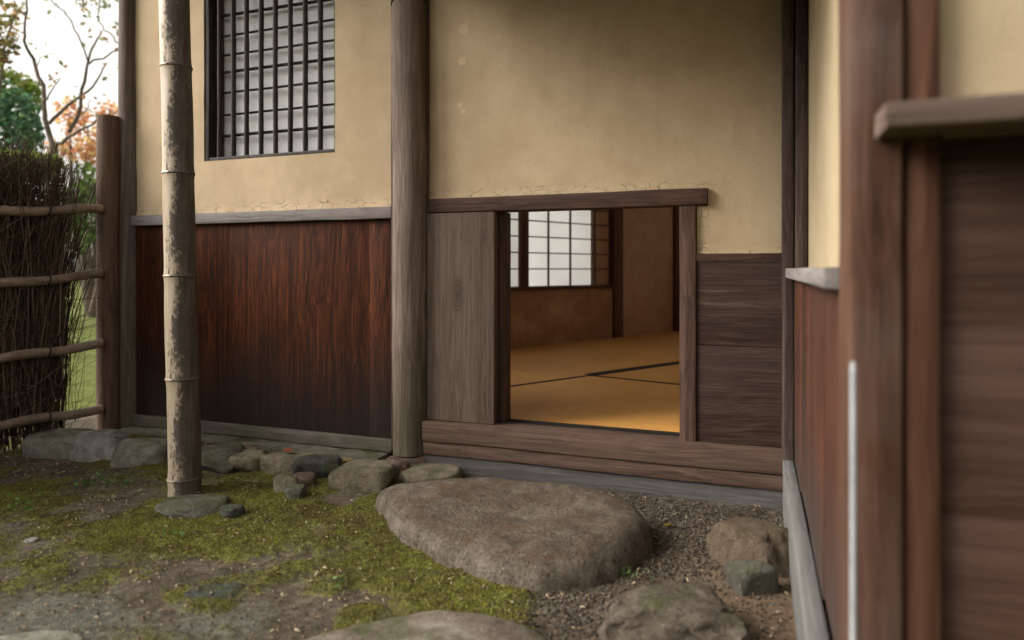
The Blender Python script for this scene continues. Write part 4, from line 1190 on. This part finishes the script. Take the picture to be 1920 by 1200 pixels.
for k, (px, py, n, sp, sz, lb) in enumerate([(200, 905, 46, 0.055, 0.016, 'patch of tiny bright green weeds left of the bamboo foot'),
                                        (150, 916, 3, 0.008, 0.022, 'single pale green leaf sprout left of the tiny weed patch'),
                                        (40, 955, 30, 0.06, 0.014, 'low tiny weeds at the left edge of the moss'),
                                        (325, 1003, 9, 0.018, 0.014, 'pale green sprout in the bright moss below the bamboo foot'),
                                        (638, 1098, 9, 0.014, 0.013, 'pale green sprout in the moss left of the step stone'),
                                        (1175, 1085, 12, 0.022, 0.012, 'tiny green weed at the right foot of the step stone')]):
    g0 = gnd(px, py); rg = np.random.RandomState(300 + k)
    c = np.stack([g0[0] + rg.normal(0, sp, n) * 1.0, g0[1] + rg.normal(0, sp * 0.6, n), 0 * np.zeros(n)], 1)
    c[:, 2] = ground_z(c[:, 0], c[:, 1]) + rg.uniform(0.006, 0.018, n)
    Lv, Lf, Lc = leaf_quads(c, sz, rg, 0.5, [(0.10, 0.20, 0.045), (0.16, 0.27, 0.08), (0.20, 0.30, 0.13)])
    t = thing('weed', lb, 'weed', tuple(g0), WG)
    o = mesh_obj('foliage', Lv, Lf, M['leaf'], t, smooth=False); set_tint(o, Lc)
    for q in c:
        o = mesh_obj('stem', *tube_geo([(q[0], q[1], q[2] - 0.022), tuple(q)], [0.0007, 0.0004], 3, cap=False), M['leaf'], t); set_tint(o, np.tile([[0.09, 0.13, 0.04]], (len(o.data.polygons), 1)))
# fallen leaves
FL = 'fallen leaves on the ground'
def fallen(px, py, z, size, col, yaw, lb):
    g0 = gnd(px, py, z)
    pts = []
    for t in np.linspace(0, 1, 7):
        wdt = 0.38 * math.sin(math.pi * t ** 0.8) + 0.01
        pts.append((t - 0.5, wdt, 0.10 * (t - 0.5) ** 2 + 0.12 * wdt * wdt)); 
    V = []
    for (u, wdt, cz) in pts:
        for sgn in (-1, 0, 1):
            V.append((u, wdt * sgn, cz * 1.0 + 0.10 * abs(sgn) * wdt))
    V = np.array(V) * size
    cs, sn = math.cos(yaw), math.sin(yaw)
    V = np.stack([V[:, 0] * cs - V[:, 1] * sn + g0[0], V[:, 0] * sn + V[:, 1] * cs + g0[1], V[:, 2] + z + 0.003], 1)
    V2 = V - [0, 0, 0.0006]
    F = []
    n = len(V)
    for i in range(6):
        for j in range(2):
            q = (i * 3 + j, (i + 1) * 3 + j, (i + 1) * 3 + j + 1, i * 3 + j + 1)
            F.append(q); F.append(tuple(k + n for k in q[::-1]))
    o = mesh_obj('fallen_leaf', np.concatenate([V, V2]), F, M['leaf'], None)
    set_tint(o, np.tile([col], (len(F), 1)))
    tag(o, lb, 'leaf', FL)
fallen(541, 846, 0.055, 0.036, (0.62, 0.16, 0.03), 0.5, 'bright orange fallen leaf lying behind the edging stones')
fallen(480, 838, 0.055, 0.030, (0.16, 0.09, 0.045), 1.5, 'curled brown fallen leaf left of the orange one')
fallen(1252, 986, 0.006, 0.020, (0.36, 0.25, 0.04), 0.9, 'yellow fallen leaf on the gravel right of the step stone')
fallen(705, 888, 0.055, 0.022, (0.30, 0.21, 0.13), 2.2, 'pale brown fallen leaf on the large rounded edging stone')

# ------------------------------------------------------------------ brushwood fence
fence = thing('brushwood_fence', 'dark brushwood fence with four bamboo rails and a thick round end post', 'fence', (-2.60, 2.06, 0))
FD = np.array([math.sin(R(16)), math.cos(R(16))])          # runs away from the camera
FN = np.array([FD[1], -FD[0]])                             # faces the camera side
fp = gnd(204, 815)[:2]
log('end_post', fence, M['fpost'], fp[0], fp[1], 0.0, onplane(204, 219, fp, FN)[2], 0.046, 0.043, 33, bend=0.004, rough=0.002)
F0 = fp - FD * 0.05
rails_z = []
for k, (ya, yb) in enumerate(((392, 396), (514, 533), (645, 673), (767, 798))):
    p = onplane(190, ya, F0 + FN * 0.035, FN); q = onplane(0, yb, F0 + FN * 0.035, FN)
    d = (q - p)
    path = [p + d * t + UP * 0.004 * math.sin(t * 7 + k) for t in np.linspace(0, 3.2, 24)]
    rr = [0.0175 * (1 + 0.03 * math.sin(t * 9 + k)) for t in np.linspace(0, 3.2, 24)]
    path = [p - d / np.linalg.norm(d) * 0.006] + path
    rr = [0.011] + rr
    P, F = tube_geo([tuple(x) for x in path], rr, 14)
    ra_ = mesh_obj('rail', P, F, M['rail'], fence)
    for tt in (0.55, 1.05, 1.75):                              # black cord ties
        c = p + d * tt + UP * 0.004 * math.sin(tt * 7 + k)
        ring = [tuple(c + UP * 0.0195 * math.cos(a) + np.array([FN[0], FN[1], 0]) * 0.0195 * math.sin(a) + np.array([FD[0], FD[1], 0]) * 0.003 * math.sin(2 * a)) for a in np.linspace(0, 2 * math.pi, 13)]
        P, F = tube_geo(ring, [0.0026] * 13, 5, cap=False)
        mesh_obj('tie', P, F, M['tie'], ra_)
def twigs(n, seed, kind):
    rg = np.random.RandomState(seed)
    Vs, Fs, Cs = [], [], []
    off = 0
    SEG = 5
    for i in range(n):
        u = rg.uniform(0.0, 1.25) if kind != 2 else rg.uniform(-0.06, 0.0)
        if kind == 0:      # long upright canes
            z0 = rg.uniform(-0.02, 0.5); z1 = rg.uniform(0.93, 1.09) if rg.rand() < 0.7 else z0 + rg.uniform(0.3, 0.55)
            ln = z1 - z0; tilt = rg.normal(0, 0.07, 2)
            y = rg.uniform(-0.07, 0.02)
            r = rg.uniform(0.0015, 0.0042)
            d = np.array([tilt[0], 0.4 * tilt[1], 1.0])
        elif kind == 1:    # crossing side twigs on the face
            z0 = rg.uniform(0.03, 1.0); ln = rg.uniform(0.08, 0.28)
            y = rg.uniform(-0.01, 0.035)
            a = rg.normal(0, 0.9)
            d = np.array([math.sin(a), rg.normal(0, 0.12), abs(math.cos(a))])
            if z0 + ln * d[2] > 1.13: ln = 0.08
            r = rg.uniform(0.0009, 0.0021)
        elif kind == 2:    # thin loose ends beside the post
            z0 = rg.uniform(0.0, 0.7); ln = rg.uniform(0.2, 0.5)
            y = rg.uniform(-0.04, 0.02); d = np.array([rg.normal(0.0, 0.12), rg.normal(0, .05), 1.0]); r = rg.uniform(0.0008, 0.0016)
        else:              # fine sprays along the top
            z0 = rg.uniform(0.92, 1.06); ln = rg.uniform(0.04, 0.13)
            y = rg.uniform(-0.06, 0.03); d = np.array([rg.normal(0, 0.45), rg.normal(0, .15), 1.0]); r = rg.uniform(0.0008, 0.0018)
        d = d / np.linalg.norm(d)
        curve = rg.normal(0, 0.12, 2) * ln
        wig = rg.normal(0, 0.006, (SEG, 2))
        t = np.linspace(0, 1, SEG)
        path = np.stack([u + d[0] * ln * t + curve[0] * t * t + wig[:, 0], y + d[1] * ln * t + curve[1] * 0.3 * t * t + 0.4 * wig[:, 1], z0 + d[2] * ln * t], 1)
        rad_ = r * (1 - 0.75 * t)
        a0 = rg.uniform(0, 6.28)
        ring = np.array([[math.cos(a0 + k * 2.0944), math.sin(a0 + k * 2.0944)] for k in range(3)])
        horiz = abs(d[2]) < 0.6
        V = np.zeros((SEG, 3, 3))
        for k in range(3):
            V[:, k] = path
            if horiz:
                V[:, k, 2] += ring[k, 0] * rad_; V[:, k, 1] += ring[k, 1] * rad_
            else:
                V[:, k, 0] += ring[k, 0] * rad_; V[:, k, 1] += ring[k, 1] * rad_
        Vs.append(V.reshape(-1, 3))
        f = []
        for s in range(SEG - 1):
            for k in range(3):
                m = (k + 1) % 3
                f.append((off + s * 3 + k, off + s * 3 + m, off + (s + 1) * 3 + m, off + (s + 1) * 3 + k))
        Fs += f; off += SEG * 3
        c = np.array([(0.055, 0.037, 0.025), (0.09, 0.062, 0.043), (0.14, 0.10, 0.07), (0.22, 0.17, 0.13), (0.035, 0.024, 0.017)][rg.choice(5, p=[.3, .28, .18, .08, .16] if kind != 1 else [.15, .25, .3, .22, .08])])
        Cs.append(np.tile(c * rg.uniform(0.7, 1.3), (len(f), 1)))
    return np.concatenate(Vs), Fs, np.concatenate(Cs)
allv, allf, allc, off = [], [], [], 0
for kind, n in ((0, 6000), (1, 3000), (2, 55), (3, 3000)):
    v, f, c = twigs(n, 60 + kind, kind)
    allv.append(v); allf += [tuple(i + off for i in q) for q in f]; allc.append(c); off += len(v)
v = np.concatenate(allv)
G0 = F0 - FD * 0.115
wv_ = np.stack([G0[0] - FD[0] * v[:, 0] + FN[0] * v[:, 1], G0[1] - FD[1] * v[:, 0] + FN[1] * v[:, 1], v[:, 2]], 1)
br = mesh_obj('brushwood', wv_, allf, M['twig'], fence, smooth=False)
set_tint(br, np.concatenate(allc)); br['kind'] = 'stuff'

# ------------------------------------------------------------------ garden beyond the fence
def branch_geo(px_path, depth, r0, r1, rg, dj=0.25):
    dep = depth + np.cumsum(rg.normal(0, dj, len(px_path))) * 0.5
    pts = [Vector(at(x, y, d)) for (x, y), d in zip(px_path, dep)]
    fine = []
    for a, b in zip(pts[:-1], pts[1:]):
        for t in (0, 0.33, 0.66):
            fine.append(a.lerp(b, t) + Vector(rg.normal(0, 0.008, 3)))
    fine.append(pts[-1])
    return tube_geo(fine, np.linspace(r0, r1, len(fine)), 7), fine
def crown(parent, centers, n, size, pal, rg, name='crown'):
    """leaves spread through several uneven clumps; centers: (x, y, z, rx, ry, rz, weight)"""
    cs = np.array(centers)
    wgt = cs[:, 6] / cs[:, 6].sum()
    k = rg.choice(len(cs), n, p=wgt)
    d = rg.normal(size=(n, 3)); d /= np.linalg.norm(d, axis=1)[:, None]
    r = rg.uniform(0.15, 1.0, n) ** 0.5
    p = cs[k, :3] + d * r[:, None] * cs[k, 3:6]
    keep = fbm(p, 1.0 / max(0.12, cs[:, 3].mean() * 0.5), 3, 5) > -0.22
    p = p[keep]
    V, F, col = leaf_quads(p, size, rg, 0.6, pal, 1.7)
    o = mesh_obj(name, V, F, M['leaf'], parent, smooth=False); set_tint(o, col)
    return o
rg = np.random.RandomState(77)
# bare-branched tree straight behind the fence
TD = 6.2
tree = thing('bare_tree', 'nearly bare slender tree with forked thin branches behind the fence', 'tree', tuple(np.append(at(102, 300, TD)[:2], 0)))
tb = at(102, 300, TD)
geos = [tube_geo([(tb[0] + 0.05, tb[1], -0.05), (tb[0] + 0.02, tb[1], 0.7), tuple(tb)], [0.055, 0.04, 0.028], 10)]
mesh_obj('trunk', *joined(geos), M['bark'], tree)
LMB = [([(102, 300), (92, 250), (86, 215), (80, 160), (62, 110), (45, 78), (47, 40), (50, -20)], 0.042, 0.012),
       ([(92, 232), (120, 205), (150, 182), (185, 148), (198, 122)], 0.026, 0.010),
       ([(102, 300), (108, 272), (135, 250), (160, 240), (190, 222)], 0.034, 0.012),
       ([(128, 252), (148, 200), (158, 150), (166, 116), (180, 80), (190, 58)], 0.030, 0.010),
       ([(166, 118), (195, 108), (222, 92), (240, 80)], 0.015, 0.007),
       ([(166, 112), (150, 66), (125, 30), (98, 0), (90, -15)], 0.012, 0.007),
       ([(84, 186), (98, 172), (114, 145)], 0.013, 0.006),
       ([(228, 85), (205, 62), (186, 40), (183, 20)], 0.012, 0.006),
       ([(80, 160), (70, 130), (76, 105), (108, 102)], 0.009, 0.004),
       ([(142, 225), (165, 200), (172, 185)], 0.010, 0.005)]
tips = []
for pth, r0, r1 in LMB:
    (P, F), fine = branch_geo(pth, TD, r0 * 0.62, r1 * 0.55, rg, 0.12)
    mesh_obj('limb', P, F, M['bark'], tree)
    tips += fine[-4:]
lc = np.array([tuple(t) for t in tips])
lc = lc[rg.randint(0, len(lc), 90)] + rg.normal(0, 0.09, (90, 3))
V, F, col = leaf_quads(lc, 0.055, rg, 0.7, [(0.30, 0.28, 0.16), (0.34, 0.20, 0.12), (0.22, 0.24, 0.12)])
o = mesh_obj('leaves', V, F, M['leaf'], tree, smooth=False); set_tint(o, col)

def leafy(name, label, px, depth, blobs, n, size, pal, seed, trunk_r=0.06, hang=False):
    rg = np.random.RandomState(seed)
    base = at(px, 500, depth)
    t = thing(name, label, 'tree' if 'tree' in name else 'shrub', (base[0], base[1], 0), 'garden plants beyond the fence')
    cs = []
    for (bx, by, rx, ry, wgt) in blobs:
        c = at(bx, by, depth + rg.normal(0, 0.15))
        k = depth / FPX
        cs.append((c[0], c[1], c[2], rx * k, rx * k, ry * k, wgt))
    crown(t, cs, n, size, pal, rg)
    geos = []
    for c in cs[:6]:
        c3 = Vector(c[:3])
        a = Vector((base[0], base[1], -0.05)); m = a.lerp(c3, 0.5) + Vector(rg.normal(0, 0.06, 3))
        if hang:                                  # boughs reach over from a trunk hidden by the house
            h0 = Vector((base[0], base[1], 3.6)); h1 = c3.lerp(h0, 0.3); h1.z = 3.75
            geos.append(tube_geo([a, h0, h1, c3 + Vector((0.05, 0, 0.25)), c3], [0.06, 0.045, 0.02, 0.007, 0.004], 8))
            continue
        geos.append(tube_geo([a, a.lerp(m, 0.5), m, m.lerp(c3, 0.6), c3], [trunk_r, trunk_r * 0.8, trunk_r * 0.6, trunk_r * 0.35, trunk_r * 0.15], 8))
    mesh_obj('trunk', *joined(geos), M['bark'], t)
    return t
GREEN_D = [(0.09, 0.20, 0.12), (0.13, 0.27, 0.15), (0.19, 0.32, 0.14), (0.10, 0.18, 0.12)]
GREEN_L = [(0.24, 0.34, 0.06), (0.31, 0.40, 0.09), (0.18, 0.26, 0.05)]
leafy('evergreen_tree', 'rounded dark evergreen tree at the left edge behind the fence', 15, 8.0,
      [(10, 235, 60, 45, 3), (-30, 190, 60, 55, 3), (35, 205, 38, 40, 2), (0, 270, 70, 40, 3), (50, 250, 30, 40, 1.2), (-80, 230, 70, 70, 3)], 2600, 0.085, GREEN_D, 201)
leafy('light_green_tree', 'pale yellow-green tree crown above the dark evergreen', 5, 8.8,
      [(20, 165, 52, 32, 3), (-30, 150, 50, 40, 2), (55, 185, 25, 25, 1)], 1500, 0.085, GREEN_L + [(0.32, 0.30, 0.12)], 202)
leafy('yellow_tree', 'thin yellow-brown foliage hanging in at the upper left corner', -110, 7.4,
      [(-10, 40, 45, 60, 3), (10, 95, 22, 35, 1.2), (30, 20, 22, 25, 0.7), (-70, 60, 60, 80, 3)], 700, 0.08, [(0.30, 0.26, 0.10), (0.22, 0.22, 0.08), (0.35, 0.22, 0.10)], 203)
leafy('red_maple_tree', 'orange and pink autumn maple behind the fence post', 170, 9.5,
      [(130, 210, 30, 35, 1.4), (165, 240, 45, 35, 1.8), (140, 285, 50, 28, 2), (190, 285, 50, 30, 2), (205, 205, 25, 20, 0.8), (250, 250, 40, 45, 1.5)], 1150, 0.085,
      [(0.72, 0.38, 0.18), (0.75, 0.46, 0.28), (0.66, 0.32, 0.20), (0.70, 0.52, 0.24)], 204)
leafy('hanging_tree', 'sparse leafy twigs hanging in from above beside the corner post', 330, 6.8,
      [(155, 15, 18, 20, 1), (185, 20, 14, 18, 1), (222, 50, 12, 18, 0.8), (222, 130, 10, 12, 0.5), (200, -10, 50, 20, 2)], 130, 0.06,
      [(0.26, 0.28, 0.18), (0.20, 0.24, 0.14), (0.36, 0.28, 0.12)], 205, 0.012, True)
leafy('clipped_shrub', 'bright yellow-green shrub rising just above the brushwood fence', 40, 5.2,
      [(20, 305, 60, 24, 2), (75, 312, 40, 24, 2), (-50, 300, 70, 30, 2)], 2400, 0.055, GREEN_L, 206, 0.03)
leafy('hedge_shrub', 'green shrub glimpsed between the brushwood and the end post', 200, 7.5,
      [(170, 400, 60, 60, 2), (240, 380, 60, 70, 2), (190, 340, 45, 40, 1.2), (120, 420, 70, 60, 2)], 2600, 0.075, [(0.10, 0.18, 0.04), (0.16, 0.24, 0.06), (0.07, 0.12, 0.04)], 207, 0.03)

# ------------------------------------------------------------------ unseen hedges added to block low sky light (behind and left of the camera)
def shade_hedge(label, p, q, h, seed, th=0.9):
    rg = np.random.RandomState(seed)
    p, q = np.array(p, float), np.array(q, float)
    L = np.linalg.norm(q - p); d = (q - p) / L; n = np.array([-d[1], d[0]])
    t = thing('shade_hedge', label, 'shade_hedge', (*((p + q) / 2), 0), 'evergreen hedges added to block low sky light')
    N = int(L * 330)
    u, s_, z = rg.uniform(0, L, N), rg.uniform(-1, 1, N), rg.uniform(0.02, 1, N)
    face = rg.rand(N)
    s_ = np.where(face < 0.6, np.sign(s_) * (1 - 0.12 * rg.rand(N)), s_); z = np.where(face >= 0.6, 1 - 0.10 * rg.rand(N), z)
    hh_ = h * (1 + 0.05 * fbm(np.stack([u, 0 * u, 0 * u], 1), 0.8, 3, seed))
    c = np.stack([p[0] + d[0] * u + n[0] * s_ * th / 2, p[1] + d[1] * u + n[1] * s_ * th / 2, z * hh_], 1)
    V, F, col = leaf_quads(c, 0.16, rg, 0.6, [(0.05, 0.08, 0.025), (0.07, 0.10, 0.03), (0.04, 0.06, 0.02)])
    o = mesh_obj('foliage', V, F, M['leaf'], t, smooth=False); set_tint(o, col)
    X_, Z_ = np.meshgrid(np.linspace(0, L, int(L * 2) + 2), np.linspace(0, 1, 8))
    pts = []
    for sg in (-1, 1):
        wob = 0.40 * th * (1 - 0.15 * Z_) + 0.05 * fbm(np.stack([X_.ravel(), sg * Z_.ravel() * 3, 0 * X_.ravel()], 1), 1.5, 3, seed + 2).reshape(X_.shape)
        pts.append(np.stack([p[0] + d[0] * X_ + n[0] * sg * wob, p[1] + d[1] * X_ + n[1] * sg * wob, Z_ * h * 0.95], -1).reshape(-1, 3))
    nn = len(pts[0]); id_ = np.arange(nn).reshape(X_.shape)
    F = [tuple(map(int, f)) for f in np.stack([id_[:-1, :-1], id_[:-1, 1:], id_[1:, 1:], id_[1:, :-1]], -1).reshape(-1, 4)]
    F += [tuple(i + nn for i in f[::-1]) for f in F]
    F += [(int(id_[-1, k]), int(id_[-1, k + 1]), int(id_[-1, k + 1]) + nn, int(id_[-1, k]) + nn) for k in range(X_.shape[1] - 1)]
    o = mesh_obj('core', np.concatenate(pts), F, M['leaf'], t); set_tint(o, np.tile([[0.03, 0.045, 0.015]], (len(F), 1)))
shade_hedge('long dark evergreen row added behind the camera to block low sky light', (-9.5, -6.0), (8.0, -6.0), 2.7, 501)
shade_hedge('dark evergreen row added at the left to block low sky light', (-10.0, -5.5), (-10.0, 0.6), 2.3, 502)
